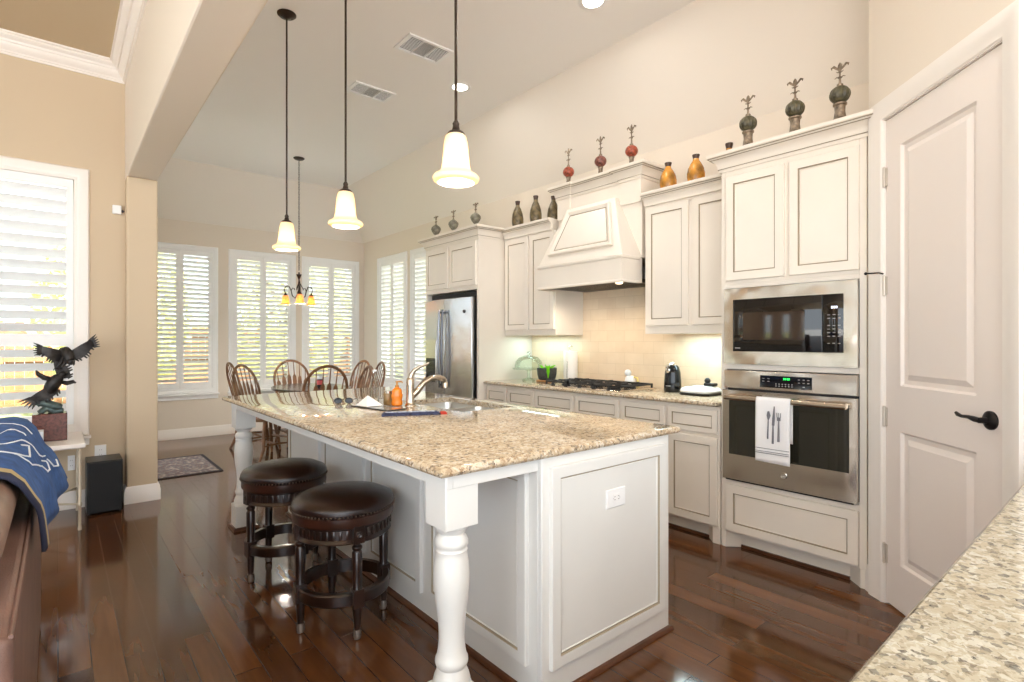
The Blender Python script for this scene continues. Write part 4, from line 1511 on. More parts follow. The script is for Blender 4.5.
mb.sweep([(3.462, HY1), (3.25, HY1), (3.25, HY0), (3.462, HY0)], [(a, w) for a, w in [(0, 1.935), (0.008, 1.937), (0.012, 1.945), (0.012, 1.958), (0.004, 1.965), (0, 1.965)]])
mb.sweep([(3.462, HY1), (3.25, HY1), (3.25, HY0), (3.462, HY0)], [(a, w) for a, w in [(0, 1.752), (0.008, 1.754), (0.010, 1.762), (0.006, 1.772), (0, 1.776)]])
mb.build('lower_band', M_CAB, hd, smooth=25)
mb = MB()
mb.box(3.272, XW - 0.013, HY0 + 0.022, HY1 - 0.022, 1.768, 1.80)
for k in range(18):
    x = 3.31 + k * 0.025
    mb.box(x, x + 0.012, HY0 + 0.1, HY1 - 0.1, 1.763, 1.768)
mb.build('vent_insert', mat('dark_hood_steel', (104, 96, 88), 0.35, 1.0), hd)
for y in (2.64,):
    mb = MB()
    mb.lathe([(0.030, 1.767), (0.030, 1.755), (0.022, 1.745), (0.001, 1.744)], 18, (3.31, y, 0))
    mb.build('hood_light', mat('hood_bulb', (255, 240, 214), 0.4, emit=(255, 232, 196), estr=1.6), hd)
mb = MB()
path = [(XW - 0.013, HY1), (3.485, HY1), (3.485, 3.33), (3.50, 3.33), (3.50, 2.77), (3.485, 2.77), (3.485, HY0), (XW - 0.013, HY0)]
crown_run(mb, path, 2.585)
mb.box(3.49, XW - 0.013, HY0, HY1, 2.59, 2.685)
mb.build('crown_molding', [M_CAB, M_GLAZE], hd, smooth=25)
for y in (2.80, 3.25):
    lamp('hood_lamp', 'SPOT', (3.34, y, 1.735), 7, (1.0, 0.86, 0.68), 0.03, (0.25, 0, -1), angle=2.4, blend=0.8)
lamp('undercabinet_lamp', 'AREA', (3.68, 3.86, 1.352), 1.6, (0.68, 0.97, 0.95), 0.08, (0.0, 0, -1), size_y=0.55)
lamp('undercabinet_lamp', 'AREA', (3.68, 2.12, 1.352), 2.3, (0.70, 0.95, 1.0), 0.08, (0.0, 0, -1), size_y=0.5)

# ------------------------------------------------------------------ REFRIGERATOR AND ITS SURROUND
FY0, FY1, FX = 4.226, 5.21, 3.14
fs_ = thing('refrigerator_cabinet', 'cream cabinet surround with two small doors above the refrigerator', 'cabinet', (3.5, 4.72, 0))
mb = MB()
mb.box(FX, XW - 0.002, FY0, FY0 + 0.03, 0, 2.34)
mb.box(FX, XW - 0.002, FY1 - 0.03, FY1, 0, 2.34)
mb.box(FX, XW - 0.002, FY0 + 0.03, FY1 - 0.03, 1.815, 2.34)
mb.build('carcass', M_CAB, fs_, bevel=0.002)
for a, b in ((FY1 - 0.025, 4.745), (4.72, FY0 + 0.028)):
    mb = MB()
    panel_front(mb, F_mx(a, 1.86, FX), rect(a - b, 0.43), 0.019, 0.05)
    mb.build('door', [M_CAB, M_GLAZE], fs_, smooth=25)
mb = MB()
crown_run(mb, [(XW - 0.002, FY1), (FX, FY1), (FX, FY0), (UX - 0.072, FY0)], 2.318)
mb.box(FX, XW - 0.002, FY0, FY1, 2.33, 2.415)
mb.build('crown_molding', [M_CAB, M_GLAZE], fs_, smooth=25)

RY0, RY1, RX = 4.285, 5.155, 3.085
rf = thing('refrigerator', 'stainless french door refrigerator with water dispenser', 'refrigerator', (3.45, 4.72, 0))
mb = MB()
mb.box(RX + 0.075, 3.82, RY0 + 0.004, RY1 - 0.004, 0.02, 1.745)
mb.box(RX + 0.095, 3.82, RY0 + 0.004, RY1 - 0.004, 1.745, 1.805)  # dark block put in for the shade in the gap above
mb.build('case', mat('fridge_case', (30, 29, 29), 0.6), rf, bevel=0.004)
def door_slab(y0, y1, z0, z1, bulge=0.02):
    mb = MB()
    n = 10
    poly = [(RX + 0.07, y1), (RX + 0.07, y0)]
    for k in range(n + 1):
        y = y0 + (y1 - y0) * k / n
        g = (y - RY0) / (RY1 - RY0)
        poly.append((RX + 0.012 - bulge * math.sin(PI * g), y))
    mb.prism(poly, z0, z1)
    return mb
ymid = 4.742
d1 = door_slab(ymid + 0.003, RY1, 0.70, 1.742).build('door', M_FSTEEL, rf, bevel=0.006, smooth=30)
d2 = door_slab(RY0, ymid - 0.003, 0.70, 1.742).build('door', M_FSTEEL, rf, bevel=0.006, smooth=30)
d3 = door_slab(RY0, RY1, 0.06, 0.69).build('freezer_drawer', M_FSTEEL, rf, bevel=0.006, smooth=30)
for yy, dd, hm in ((ymid + 0.03, d1, mat('lit_handle_steel', (140, 140, 144), 0.25, 1.0)), (ymid - 0.03, d2, mat('shaded_handle_steel', (96, 96, 100), 0.25, 1.0))):  # one steel in two tones, lit and shaded, put into the colour
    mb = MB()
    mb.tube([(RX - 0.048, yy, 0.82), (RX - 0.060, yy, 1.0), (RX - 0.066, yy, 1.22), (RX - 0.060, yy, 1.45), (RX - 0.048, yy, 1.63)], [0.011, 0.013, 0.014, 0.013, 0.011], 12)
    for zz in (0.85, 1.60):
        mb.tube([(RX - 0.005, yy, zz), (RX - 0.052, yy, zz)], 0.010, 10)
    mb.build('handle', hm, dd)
mb = MB()
mb.tube([(RX - 0.01, RY0 + 0.08, 0.62), (RX - 0.06, RY0 + 0.10, 0.62), (RX - 0.06, RY1 - 0.10, 0.62), (RX - 0.01, RY1 - 0.08, 0.62)], 0.012, 12)
mb.build('handle', M_CHROME, d3)
mb = MB()
mb.box(RX - 0.012, RX + 0.01, 4.90, 5.11, 0.86, 1.32)
mb.build('water_dispenser', M_CHROME, d1, bevel=0.004)
mb = MB()
mb.box(RX - 0.0135, RX - 0.010, 4.915, 5.095, 0.87, 1.12)
mb.build('dispenser_recess', M_BLACKGL, d1)
mb = MB()
mb.lathe([(0.001, 0), (0.017, 0), (0.017, 0.003), (0.013, 0.004), (0.001, 0.003)], 20, M=F_mx(4.40, 1.60, RX - 0.001) )
mb.build('maker_badge', M_VENTD, d2)

# ------------------------------------------------------------------ COOKTOP
ctp = thing('gas_cooktop', 'stainless gas cooktop with black cast iron grates in the range counter', 'cooktop', (3.5, 3.03, 0.9145))
GY0, GY1, GX0, GX1 = 2.60, 3.46, 3.27, 3.74
mb = MB()
mb.nested(frame((GX0, GY0, 0.9145), (1, 0, 0), (0, 1, 0), (0, 0, 1)), rect(GX1 - GX0, GY1 - GY0), [(0, 0, 0), (0, 0.004, 0), (0.008, 0.010, 0), (0.02, 0.010, 0), (0.03, 0.006, 0)])
mb.build('tray', M_STEEL, ctp, smooth=25)
zc = 0.9205
for (x, y, r) in ((3.40, 2.76, .04), (3.62, 2.76, .035), (3.50, 3.03, .055), (3.40, 3.30, .035), (3.62, 3.30, .04)):
    mb = MB()
    mb.lathe([(r, 0), (r, 0.012), (r * .8, 0.014), (r * .8, 0.02), (r * .6, 0.024), (0.001, 0.024)], 18, (x, y, zc))
    mb.build('burner', M_IRON, ctp)
for a, b in ((2.62, 2.885), (2.895, 3.165), (3.175, 3.44)):
    mb = MB()
    zt = zc + 0.038
    c = 0.007
    for (x0, x1, y0, y1) in ((3.29, 3.72, a, a + 2 * c), (3.29, 3.72, b - 2 * c, b), (3.29, 3.29 + 2 * c, a, b), (3.72 - 2 * c, 3.72, a, b), (3.498, 3.512, a, b)):
        mb.box(x0, x1, y0, y1, zt - 0.014, zt)
    m_ = (a + b) / 2
    for x in (3.36, 3.44, 3.57, 3.65):
        mb.box(x, x + 0.011, a + 0.01, m_ - 0.028, zt - 0.01, zt + 0.006)
        mb.box(x, x + 0.011, m_ + 0.028, b - 0.01, zt - 0.01, zt + 0.006)
    mb.box(3.30, 3.36, m_ - c, m_ + c, zt - 0.01, zt + 0.006)
    mb.box(3.45, 3.56, m_ - c, m_ + c, zt - 0.01, zt + 0.006)
    mb.box(3.65, 3.71, m_ - c, m_ + c, zt - 0.01, zt + 0.006)
    for x in (3.29, 3.706):
        for y in (a, b - 0.014):
            mb.box(x, x + 0.014, y, y + 0.014, zc - 0.001, zt - 0.01)
    mb.build('grate', M_IRON, ctp, bevel=0.002)
for k in range(5):
    mb = MB()
    mb.lathe([(0.018, 0), (0.018, 0.004), (0.014, 0.006), (0.012, 0.022), (0.001, 0.023)], 16, (3.288 + 0.0, 2.72 + k * 0.155, zc + 0.003))
    # the knobs stand along the front rim between the grate corners
    for j in range(len(mb.v)):
        mb.v[j].x -= 0.004
    mb.build('knob', M_IRON, ctp)

# ------------------------------------------------------------------ THINGS ON THE RANGE COUNTER
ck_ = thing('cake_stand', 'clear glass cake stand with domed lid in the counter corner', 'cake stand', (3.62, 4.03, CT))
mb = MB()
mb.lathe([(0.065, 0), (0.06, 0.008), (0.02, 0.02), (0.014, 0.05), (0.018, 0.09), (0.05, 0.105), (0.16, 0.108), (0.165, 0.118), (0.16, 0.12), (0.002, 0.115)], 32, (3.62, 4.03, CT))
mb.build('stand', M_GREENGL, ck_)
mb = MB()
mb.lathe([(0.14, 0.121), (0.14, 0.15), (0.128, 0.19), (0.095, 0.225), (0.04, 0.243), (0.012, 0.247), (0.010, 0.255), (0.018, 0.265), (0.018, 0.275), (0.008, 0.285)], 32, (3.62, 4.03, CT), cap=False)
mb.build('dome', M_GREENGL, ck_, fix=False)
pl = thing('succulent_planter', 'dark stone pot of bright green succulent on a round wooden tray', 'plant', (3.60, 3.745, CT + 0.018))
mb = MB()
mb.lathe([(0.07, 0), (0.082, 0.01), (0.092, 0.05), (0.096, 0.10), (0.096, 0.115), (0.088, 0.115), (0.085, 0.10), (0.001, 0.098)], 24, (3.60, 3.745, CT + 0.018))
mb.build('pot', M_STONEPOT, pl)
mb = MB()
rn = random.Random(4)
for k in range(16):
    a = rn.uniform(0, 2 * PI)
    r0, r1 = rn.uniform(0, 0.04), rn.uniform(0.05, 0.09)
    h = rn.uniform(0.01, 0.055)
    c, s_ = math.cos(a), math.sin(a)
    z0 = CT + 0.11
    pts = [(3.60 + c * r0, 3.745 + s_ * r0, z0), (3.60 + c * (r0 + r1) / 2, 3.745 + s_ * (r0 + r1) / 2, z0 + h * .7), (3.60 + c * r1, 3.745 + s_ * r1, z0 + h)]
    mb.tube(pts, [(0.005, 0.004), (0.010, 0.006), (0.002, 0.002)], 6)
for a in (4.05,):
    c, s_ = math.cos(a), math.sin(a)
    mb.tube([(3.60 + c * .05, 3.745 + s_ * .05, CT + 0.13), (3.60 + c * .10, 3.745 + s_ * .10, CT + 0.15), (3.60 + c * .116, 3.745 + s_ * .116, CT + 0.10), (3.60 + c * .112, 3.745 + s_ * .112, CT + 0.04)],
            [(0.006, 0.008), (0.006, 0.014), (0.006, 0.015), (0.002, 0.004)], 8)
mb.build('leaves', M_LEAF, pl)
mb = MB()
mb.lathe([(0.10, 0), (0.105, 0.004), (0.105, 0.014), (0.10, 0.0175), (0.001, 0.0175)], 28, (3.60, 3.745, CT))
o = mb.build('wooden_tray', M_TRAYW, None, origin=(3.60, 3.745, CT))
tag(o, 'round tan wooden tray under the succulent pot', 'tray')
pt = thing('paper_towel_holder', 'upright paper towel roll on a steel holder left of the cooktop', 'paper towel holder', (3.73, 3.555, CT))
mb = MB()
mb.lathe([(0.075, 0), (0.075, 0.008), (0.06, 0.012), (0.006, 0.014), (0.006, 0.30), (0.004, 0.302)], 24, (3.73, 3.555, CT))
mb.tube([(3.73, 3.555 + 0.022 * math.sin(a), CT + 0.325 - 0.022 * math.cos(a)) for a in [2 * PI * k / 12 for k in range(12)]], 0.004, 8, closed=True)
mb.tube([(3.655, 3.53, CT + 0.008), (3.655, 3.53, CT + 0.2)], 0.003, 8)
mb.build('holder', M_CHROME, pt)
mb = MB()
mb.lathe([(0.02, 0.015), (0.066, 0.015), (0.068, 0.018), (0.068, 0.292), (0.066, 0.295), (0.02, 0.295)], 28, (3.73, 3.555, CT))
mb.build('paper_roll', M_PAPER, pt)
mg = thing('ceramic_ornament', 'small white and yellow ceramic ornament behind the cooktop', 'ornament', (3.785, 2.90, CT))
mb = MB()
mb.lathe([(0.03, 0), (0.044, 0.01), (0.048, 0.04), (0.04, 0.075), (0.028, 0.09), (0.022, 0.092)], 20, (3.785, 2.90, CT))
mb.sphere((3.775, 2.915, CT + 0.115), 0.03)
mb.build('body', M_WHITE, mg)
mb = MB()
mb.tube([(3.78, 2.853, CT + 0.08), (3.78, 2.82, CT + 0.075), (3.78, 2.812, CT + 0.04), (3.78, 2.854, CT + 0.02)], 0.008, 8)
mb.build('handle', M_YELLOW, mg)
co = thing('can_opener', 'black electric can opener standing on the range counter', 'can opener', (3.62, 2.37, CT))
mb = MB()
def oval(rx, ry, n=20):
    return [(rx * math.cos(2 * PI * k / n), ry * math.sin(2 * PI * k / n)) for k in range(n)]
secs = [(0, 0.058, 0.062), (0.01, 0.062, 0.066), (0.08, 0.060, 0.066), (0.15, 0.054, 0.06), (0.19, 0.045, 0.05), (0.205, 0.03, 0.034)]
vs, fs = [], []
for z, rx, ry in secs:
    vs += [(3.62 + a, 2.37 + b, CT + z) for a, b in oval(rx, ry)]
for i in range(len(secs) - 1):
    for k in range(20):
        k2 = (k + 1) % 20
        fs.append((i * 20 + k, i * 20 + k2, (i + 1) * 20 + k2, (i + 1) * 20 + k))
fs.append(tuple(range(19, -1, -1)))
fs.append(tuple(100 + k for k in range(20)))
mb.add(vs, fs)
mb.build('body', mat('gloss_black_plastic', (18, 18, 20), 0.15), co)
mb = MB()
mb.lathe([(0.001, 0), (0.02, 0), (0.02, 0.006), (0.012, 0.010), (0.012, 0.018), (0.001, 0.019)], 18, M=F_mx(2.375, CT + 0.168, 3.62 - 0.055))
mb.tube([(3.56, 2.395, CT + 0.19), (3.565, 2.36, CT + 0.21), (3.60, 2.35, CT + 0.218)], 0.008, 8)
mb.build('cutter', M_CHROME, co)
mb = MB()
mb.box(3.5575, 3.560, 2.35, 2.39, CT + 0.045, CT + 0.052)
mb.build('maker_badge', M_KEY, co)
wi = thing('sandwich_press', 'low white countertop appliance with black base beside the oven tower', 'appliance', (3.58, 2.10, CT))
mb = MB()
mb.nested(frame((3.46, 1.99, CT), (1, 0, 0), (0, 1, 0), (0, 0, 1)), [(0.03, 0), (0.21, 0), (0.24, 0.03), (0.24, 0.21), (0.21, 0.24), (0.03, 0.24), (0, 0.21), (0, 0.03)], [(0.004, 0, 0), (0, 0.006, 0), (0, 0.014, 0), (0.01, 0.018, 0)])
mb.build('base', M_BLACK, wi)
mb = MB()
mb.nested(frame((3.46, 1.99, CT + 0.0185), (1, 0, 0), (0, 1, 0), (0, 0, 1)), [(0.03, 0.004), (0.21, 0.004), (0.236, 0.03), (0.236, 0.21), (0.21, 0.236), (0.03, 0.236), (0.004, 0.21), (0.004, 0.03)], [(0.004, 0, 0), (0, 0.01, 0), (0.012, 0.03, 0), (0.04, 0.042, 0), (0.06, 0.045, 0)])
mb.build('cover', M_WHITE, wi, smooth=50)
mb = MB()
mb.box(3.60, 3.66, 2.02, 2.10, CT + 0.0635, CT + 0.085)
mb.sphere((3.63, 2.085, CT + 0.10), 0.022)
mb.build('latch_handle', M_BLACK, wi, bevel=0.006)
mb = MB()
mb.tube([(3.66, 1.98, CT + 0.02), (3.60, 1.93, CT + 0.05), (3.58, 1.88, CT + 0.05), (3.62, 1.85, CT + 0.012), (3.70, 1.86, CT + 0.005), (3.76, 1.93, CT + 0.03), (3.80, 1.98, CT + 0.09), (3.828, 2.0, CT + 0.12)], 0.0045, 8)
mb.build('power_cord', M_BLACK, wi)
mb = MB()
Mq = F_mx(2.04, 1.05, XW - 0.0125)
mb.nested(Mq, rect(0.075, 0.118, -0.0375, -0.059), [(0, 0, 0), (0, 0.003, 0), (0.003, 0.006, 0)])
tag(mb.build('outlet_plate', M_WHITE, None, origin=(XW - 0.0125, 2.04, 1.05)), 'white outlet plate on the tile behind the white appliance', 'outlet')
# ------------------------------------------------------------------ DECOR ON TOP OF THE CABINETS
def finial(name, label, loc, h, kind, group, ball_mat, slim=False):
    t = thing(name, label, 'finial', loc, group)
    k = h / 0.32
    mb = MB()
    if kind == 'green':
        mb.lathe([(0.036, 0), (0.036, 0.008), (0.030, 0.016), (0.025, 0.05), (0.027, 0.08), (0.034, 0.086), (0.034, 0.094), (0.02, 0.098)], 18, tuple(loc))
    elif kind == 'red':
        mb.lathe([(0.022, 0), (0.020, 0.006), (0.017, 0.03), (0.020, 0.05), (0.024, 0.056), (0.014, 0.06)], 16, tuple(loc))
    else:
        mb.lathe([(0.026, 0), (0.022, 0.008), (0.015, 0.018), (0.017, 0.026)], 16, tuple(loc))
    for p in mb.v:
        p.z = loc[2] + (p.z - loc[2]) * k
    mb.build('pedestal', M_PEWTER, t)
    zb = {'green': 0.095, 'red': 0.058, 'teal': 0.024}[kind]
    r = {'green': 0.049, 'red': 0.050, 'teal': 0.052}[kind]
    mb = MB()
    m = 12
    sq = 0.98 if kind == 'green' else (0.94 if kind == 'red' else 0.86)
    if kind == 'teal':
        prof = [(0.012, 0.0), (0.022, 0.012), (0.040, 0.048), (0.050, 0.085), (0.047, 0.112), (0.033, 0.136), (0.015, 0.148)]
        mb.lathe([(a, zb + b) for a, b in prof], 32, tuple(loc), flute=0.05, lobes=10)
        top = zb + 0.145
    else:
        prof = [(max(0.004, r * math.sin(PI * i / m)), r * sq * (1 - math.cos(PI * i / m))) for i in range(m + 1)]
        mb.lathe([(a, zb + b) for a, b in prof], 48, tuple(loc), flute=0.05 if kind == 'green' else 0.015, lobes=14)
        top = zb + 2 * r * sq
    for p in mb.v:
        p.z = loc[2] + (p.z - loc[2]) * k
    mb.build('globe', ball_mat, t)
    # spire ending in a fleur-de-lis
    mb = MB()
    x, y, z = loc
    H = 0.32
    L = H - top
    mb.lathe([(0.013, top - 0.003), (0.016, top + 0.008), (0.007, top + 0.016), (0.005, top + L * .3), (0.012, top + L * .36), (0.005, top + L * .42), (0.004, top + L * .55), (0.010, top + L * .6), (0.004, top + L * .64)], 12, (x, y, z))
    zf = top + L * .62
    lf = L * .38
    mb.tube([(x, y, z + zf), (x, y, z + zf + lf * .45), (x, y, z + zf + lf * .8), (x, y, z + zf + lf)], [(0.004, 0.005), (0.006, 0.013), (0.005, 0.009), (0.001, 0.001)], 8, up=(1, 0, 0))
    for s in (-1, 1):
        w = 0.036
        mb.tube([(x, y, z + zf + lf * .1), (x, y + s * w * .45, z + zf + lf * .42), (x, y + s * w * .85, z + zf + lf * .72), (x, y + s * w * 1.15, z + zf + lf * .62), (x, y + s * w * 1.1, z + zf + lf * .42)],
                [(0.004, 0.004), (0.004, 0.006), (0.004, 0.007), (0.004, 0.005), (0.002, 0.002)], 8, up=(1, 0, 0))
        mb.tube([(x, y, z + top + L * .34), (x, y + s * 0.016, z + top + L * .40), (x, y + s * 0.026, z + top + L * .36)], [0.003, 0.0035, 0.002], 6)
        mb.tube([(x, y, z + zf + lf * .08), (x, y + s * 0.012, z + zf - lf * .05), (x, y + s * 0.018, z + zf + lf * .05)], [0.003, 0.003, 0.0015], 6)
    for p in mb.v:
        p.z = loc[2] + (p.z - loc[2]) * k
    mb.build('spire', M_PEWTER, t)
    return t

ztw, zhd, zfr = 2.4905, 2.7005, 2.4335
for y, w in ((1.581, 'leftmost of the three on the oven tower'), (1.307, 'middle of the three on the oven tower'), (1.076, 'rightmost on the oven tower, nearest the pantry')):
    finial('finial', 'dark green ribbed ball finial with fleur-de-lis, ' + w, (3.22, y, ztw), 0.315, 'green', 'green finials on the oven tower', M_DGREEN)
for y, w, m in ((3.323, 'red ball finial with fleur-de-lis, leftmost on the range hood', M_RED), (2.955, 'plum brown ball finial with fleur-de-lis, middle of the range hood', M_PLUM), (2.637, 'red ball finial with fleur-de-lis, rightmost on the range hood', M_RED)):
    finial('finial', w, (3.46, y, zhd), 0.315, 'red', 'red finials on the range hood', m)
for y, w in ((4.986, 'leftmost above the refrigerator'), (4.649, 'middle one above the refrigerator'), (4.262, 'rightmost above the refrigerator')):
    finial('finial', 'small grey green pointed finial, ' + w, (3.13, y, zfr), 0.23, 'teal', 'grey green finials above the refrigerator', M_TEAL)

def vase(label, loc, h, m, group, r=0.062, flat=1.0):
    t = thing('pottery_vase', label, 'vase', loc, group)
    mb = MB()
    k = h / 0.26
    mb.lathe([(r * .72, 0), (r * .86, 0.004 * k), (r, 0.05 * k), (r * 1.0, 0.09 * k), (r * .88, 0.135 * k), (r * .6, 0.18 * k), (r * .38, 0.205 * k), (r * .33, 0.222 * k)], 28, tuple(loc), sx=flat)
    mb.build('body', m, t)
    mb = MB()
    mb.lathe([(r * .33, 0.222 * k), (r * .36, 0.235 * k), (r * .42, 0.25 * k), (r * .42, 0.26 * k), (r * .3, 0.26 * k), (r * .28, 0.225 * k)], 24, tuple(loc), sx=flat)
    mb.build('neck', M_VNECK, t)

zul, zur = 2.325, 2.335
# boards on top of the wall cabinets carry the vases behind the crown
for cab, y0, y1, z in ((uL, 3.53, 4.20, zul), (uR, 1.84, 2.50, zur)):
    mb = MB()
    mb.box(3.44, 3.80, y0, y1, z, z + 0.105)
    mb.build('top_board', M_CAB, cab)
for y, w in ((4.06, 'leftmost on the left wall cabinet'), (3.795, 'tallest, middle of the left wall cabinet'), (3.655, 'half hidden behind the range hood')):
    vase('dark olive pottery vase with narrow neck, ' + w, (3.50 if y > 3.7 else 3.60, y, zul + 0.106), 0.265 if y > 3.7 else 0.25, M_OLIVE, 'olive vases', 0.058)
for x, y, h, w in ((3.50, 2.33, 0.2, 'beside the range hood crown'), (3.50, 2.10, 0.2, 'middle of the right wall cabinet'), (3.60, 1.903, 0.25, 'mostly hidden behind the oven tower crown')):
    vase('amber glazed pottery vase, ' + w, (x, y, zur + 0.106), h, M_AMBER, 'amber vases', 0.062)

# ------------------------------------------------------------------ BAR STOOLS
def make_stool():
    t = thing('bar_stool', 'dark brown leather bar stool nearest the camera at the island', 'bar stool', (0, 0, 0), 'leather bar stools')
    mb = MB()
    mb.lathe([(0.232, 0.548), (0.243, 0.56), (0.244, 0.575), (0.232, 0.595), (0.19, 0.614), (0.12, 0.625), (0.05, 0.629), (0.002, 0.63)], 48)
    cu = mb.build('seat_cushion', M_LEATHER, t)
    mb = MB()
    for k in range(84):
        a = 2 * PI * k / 84
        mb.sphere((0.2435 * math.cos(a), 0.2435 * math.sin(a), 0.556), 0.0052, 6)
    mb.build('nailhead_trim', M_NAIL, cu)
    mb = MB()
    mb.lathe([(0.2, 0.505), (0.236, 0.505), (0.24, 0.512), (0.24, 0.545), (0.232, 0.552), (0.2, 0.552)], 48)
    mb.build('seat_band', M_RWOOD, t)
    mb = MB()
    mb.lathe([(0.18, 0.43), (0.222, 0.43), (0.228, 0.436), (0.222, 0.444), (0.217, 0.45), (0.217, 0.492), (0.226, 0.5), (0.226, 0.507), (0.18, 0.507)], 48)
    for k in range(44):
        a = 2 * PI * (k + .5) / 44
        c, s = math.cos(a), math.sin(a)
        if min(abs(((math.degrees(a) - q + 180) % 360) - 180) for q in (0, 90, 180, 270)) < 9:
            continue
        mb.tube([(0.219 * c, 0.219 * s, 0.452), (0.222 * c, 0.222 * s, 0.472), (0.219 * c, 0.219 * s, 0.49)], [(0.003, 0.006), (0.006, 0.010), (0.003, 0.006)], 6, up=(c, s, 0))
    mb.build('carved_apron', M_DWOOD, t)
    for k in range(4):
        M = Matrix.Rotation(PI / 2 * k, 4, 'Z')
        mb = MB()
        mb.box(0.195, 0.237, -0.026, 0.026, 0.432, 0.508, 0, M)
        mb.lathe([(0.001, 0), (0.018, 0), (0.018, 0.003), (0.010, 0.005), (0.006, 0.003), (0.001, 0.005)], 16, M=M @ Matrix.Translation((0.237, 0, 0.47)) @ Matrix.Rotation(PI / 2, 4, 'Y'))
        prof = [(0.02, 0.43), (0.014, 0.42), (0.024, 0.412), (0.024, 0.404), (0.018, 0.395), (0.024, 0.385), (0.023, 0.30), (0.021, 0.235), (0.024, 0.225)]
        mb.lathe(list(reversed(prof)), 12, (0.205, 0, 0), M=M)
        mb.box(0.18, 0.232, -0.026, 0.026, 0.145, 0.225, 0, M)
        mb.lathe([(0.014, 0.04), (0.018, 0.08), (0.021, 0.145)], 12, (0.205, 0, 0), M=M)
        lg = mb.build('leg', M_DWOOD, t, bevel=0.003)
        mb = MB()
        mb.lathe([(0.012, 0.0), (0.019, 0.004), (0.021, 0.02), (0.019, 0.045), (0.015, 0.046)], 14, (0.205, 0, 0), M=M)
        mb.build('foot_cap', M_CAP, lg)
    mb = MB()
    n = 48
    P = [(0.19, 0.155), (0.216, 0.155), (0.222, 0.162), (0.222, 0.205), (0.216, 0.212), (0.19, 0.212)]
    vs, fs = [], []
    for k in range(n):
        a = 2 * PI * k / n
        for r, z in P:
            vs.append((r * math.cos(a), r * math.sin(a), z))
    for k in range(n):
        for j in range(6):
            fs.append((k * 6 + j, ((k + 1) % n) * 6 + j, ((k + 1) % n) * 6 + (j + 1) % 6, k * 6 + (j + 1) % 6))
    mb.add(vs, fs)
    mb.build('footrest_ring', M_DWOOD, t)
    return t
st0 = make_stool()
st1 = copy_tree(st0)
st0.location, st0.rotation_euler = (1.022, 2.432, 0), (0, 0, math.radians(-6))
st1.location, st1.rotation_euler = (0.985, 3.17, 0), (0, 0, math.radians(10))
st0.scale = (0.945, 0.945, 0.985)
st1.scale = (0.93, 0.93, 0.985)
st1['label'] = 'dark brown leather bar stool farther back, next to the far island post'

# ------------------------------------------------------------------ CEILING FIXTURES
def make_pendant():
    t = thing('pendant_light', '', 'pendant light', (0, 0, 0), 'pendants over the island')
    mb = MB()
    mb.lathe([(0.001, 3.5495), (0.062, 3.5495), (0.062, 3.543), (0.05, 3.532), (0.02, 3.52), (0.008, 3.515)][::-1], 24)
    mb.sphere((0.035, 0, 3.53), 0.008, 8)
    mb.sphere((-0.035, 0, 3.53), 0.008, 8)
    mb.build('canopy', M_BRONZE, t)
    mb = MB()
    mb.lathe([(0.006, 2.165), (0.006, 3.52)], 10)
    mb.build('rod', M_BRONZE, t)
    mb = MB()
    mb.lathe([(0.034, 2.112), (0.036, 2.120), (0.030, 2.128), (0.016, 2.136), (0.012, 2.154), (0.014, 2.162), (0.007, 2.174)], 20)
    mb.build('socket_cap', M_BRONZE, t)
    mb = MB()
    prof = [(0.030, 2.118), (0.038, 2.108), (0.044, 2.08), (0.047, 2.04), (0.051, 2.0), (0.056, 1.976), (0.066, 1.962), (0.082, 1.956), (0.089, 1.948), (0.086, 1.938), (0.072, 1.931)]
    mb.lathe(prof, 32, cap=False)
    sh = mb.build('shade', M_SHADE, t, fix=False)
    so = sh.modifiers.new('thickness', 'SOLIDIFY')
    so.thickness = 0.003
    mb = MB()
    mb.sphere((0, 0, 2.03), (0.024, 0.024, 0.032), 16)
    mb.build('bulb', M_BULB, t)
    return t
pd = make_pendant()
for i, (y, w) in enumerate(((1.765, 'nearest the camera over the island'), (2.83, 'middle of the row over the island'), (3.82, 'farthest, left in the row over the island'))):
    p = pd if i == 0 else copy_tree(pd)
    p.location = (1.2, y, 0)
    p['label'] = 'bronze stem pendant with cream bell glass shade, ' + w
    lamp('pendant_lamp', 'POINT', (1.2, y, 1.985), 4.8, (1.0, 0.94, 0.85), 0.03)

cx_, cy_ = 2.26, 6.73
ch = thing('chandelier', 'small bronze three light chandelier on a chain over the dining table', 'chandelier', (cx_, cy_, 3.55))
mb = MB()
mb.lathe([(0.001, 3.5495), (0.065, 3.5495), (0.065, 3.542), (0.05, 3.53), (0.012, 3.52)][::-1], 20, (cx_, cy_, 0))
mb.build('canopy', M_BRONZE, ch)
mb = MB()
z = 3.525
k = 0
while z > 2.18:
    n = 10
    pts = []
    for j in range(n):
        a = 2 * PI * j / n
        d = 0.008 * math.cos(a)
        pts.append((cx_ + (d if k % 2 else 0), cy_ + (0 if k % 2 else d), z - 0.018 + 0.018 * math.sin(a)))
    mb.tube(pts, 0.0026, 5, closed=True)
    z -= 0.030
    k += 1
mb.build('chain', M_BRONZE, ch)
mb = MB()
mb.lathe([(0.002, 1.80), (0.012, 1.81), (0.02, 1.83), (0.012, 1.85), (0.016, 1.87), (0.022, 1.90), (0.010, 1.93), (0.007, 1.97), (0.008, 2.06), (0.014, 2.075), (0.03, 2.115), (0.034, 2.12), (0.012, 2.125), (0.005, 2.15)], 16, (cx_, cy_, 0))
for k in range(3):
    a = math.radians(-10 + 120 * k)
    c, s = math.cos(a), math.sin(a)
    mb.tube([(cx_ + c * r, cy_ + s * r, z) for r, z in ((0.006, 2.05), (0.012, 2.01), (0.04, 1.96), (0.05, 1.93))], [0.004, 0.005, 0.005, 0.003], 8)
mb.build('column', M_BRONZE, ch)
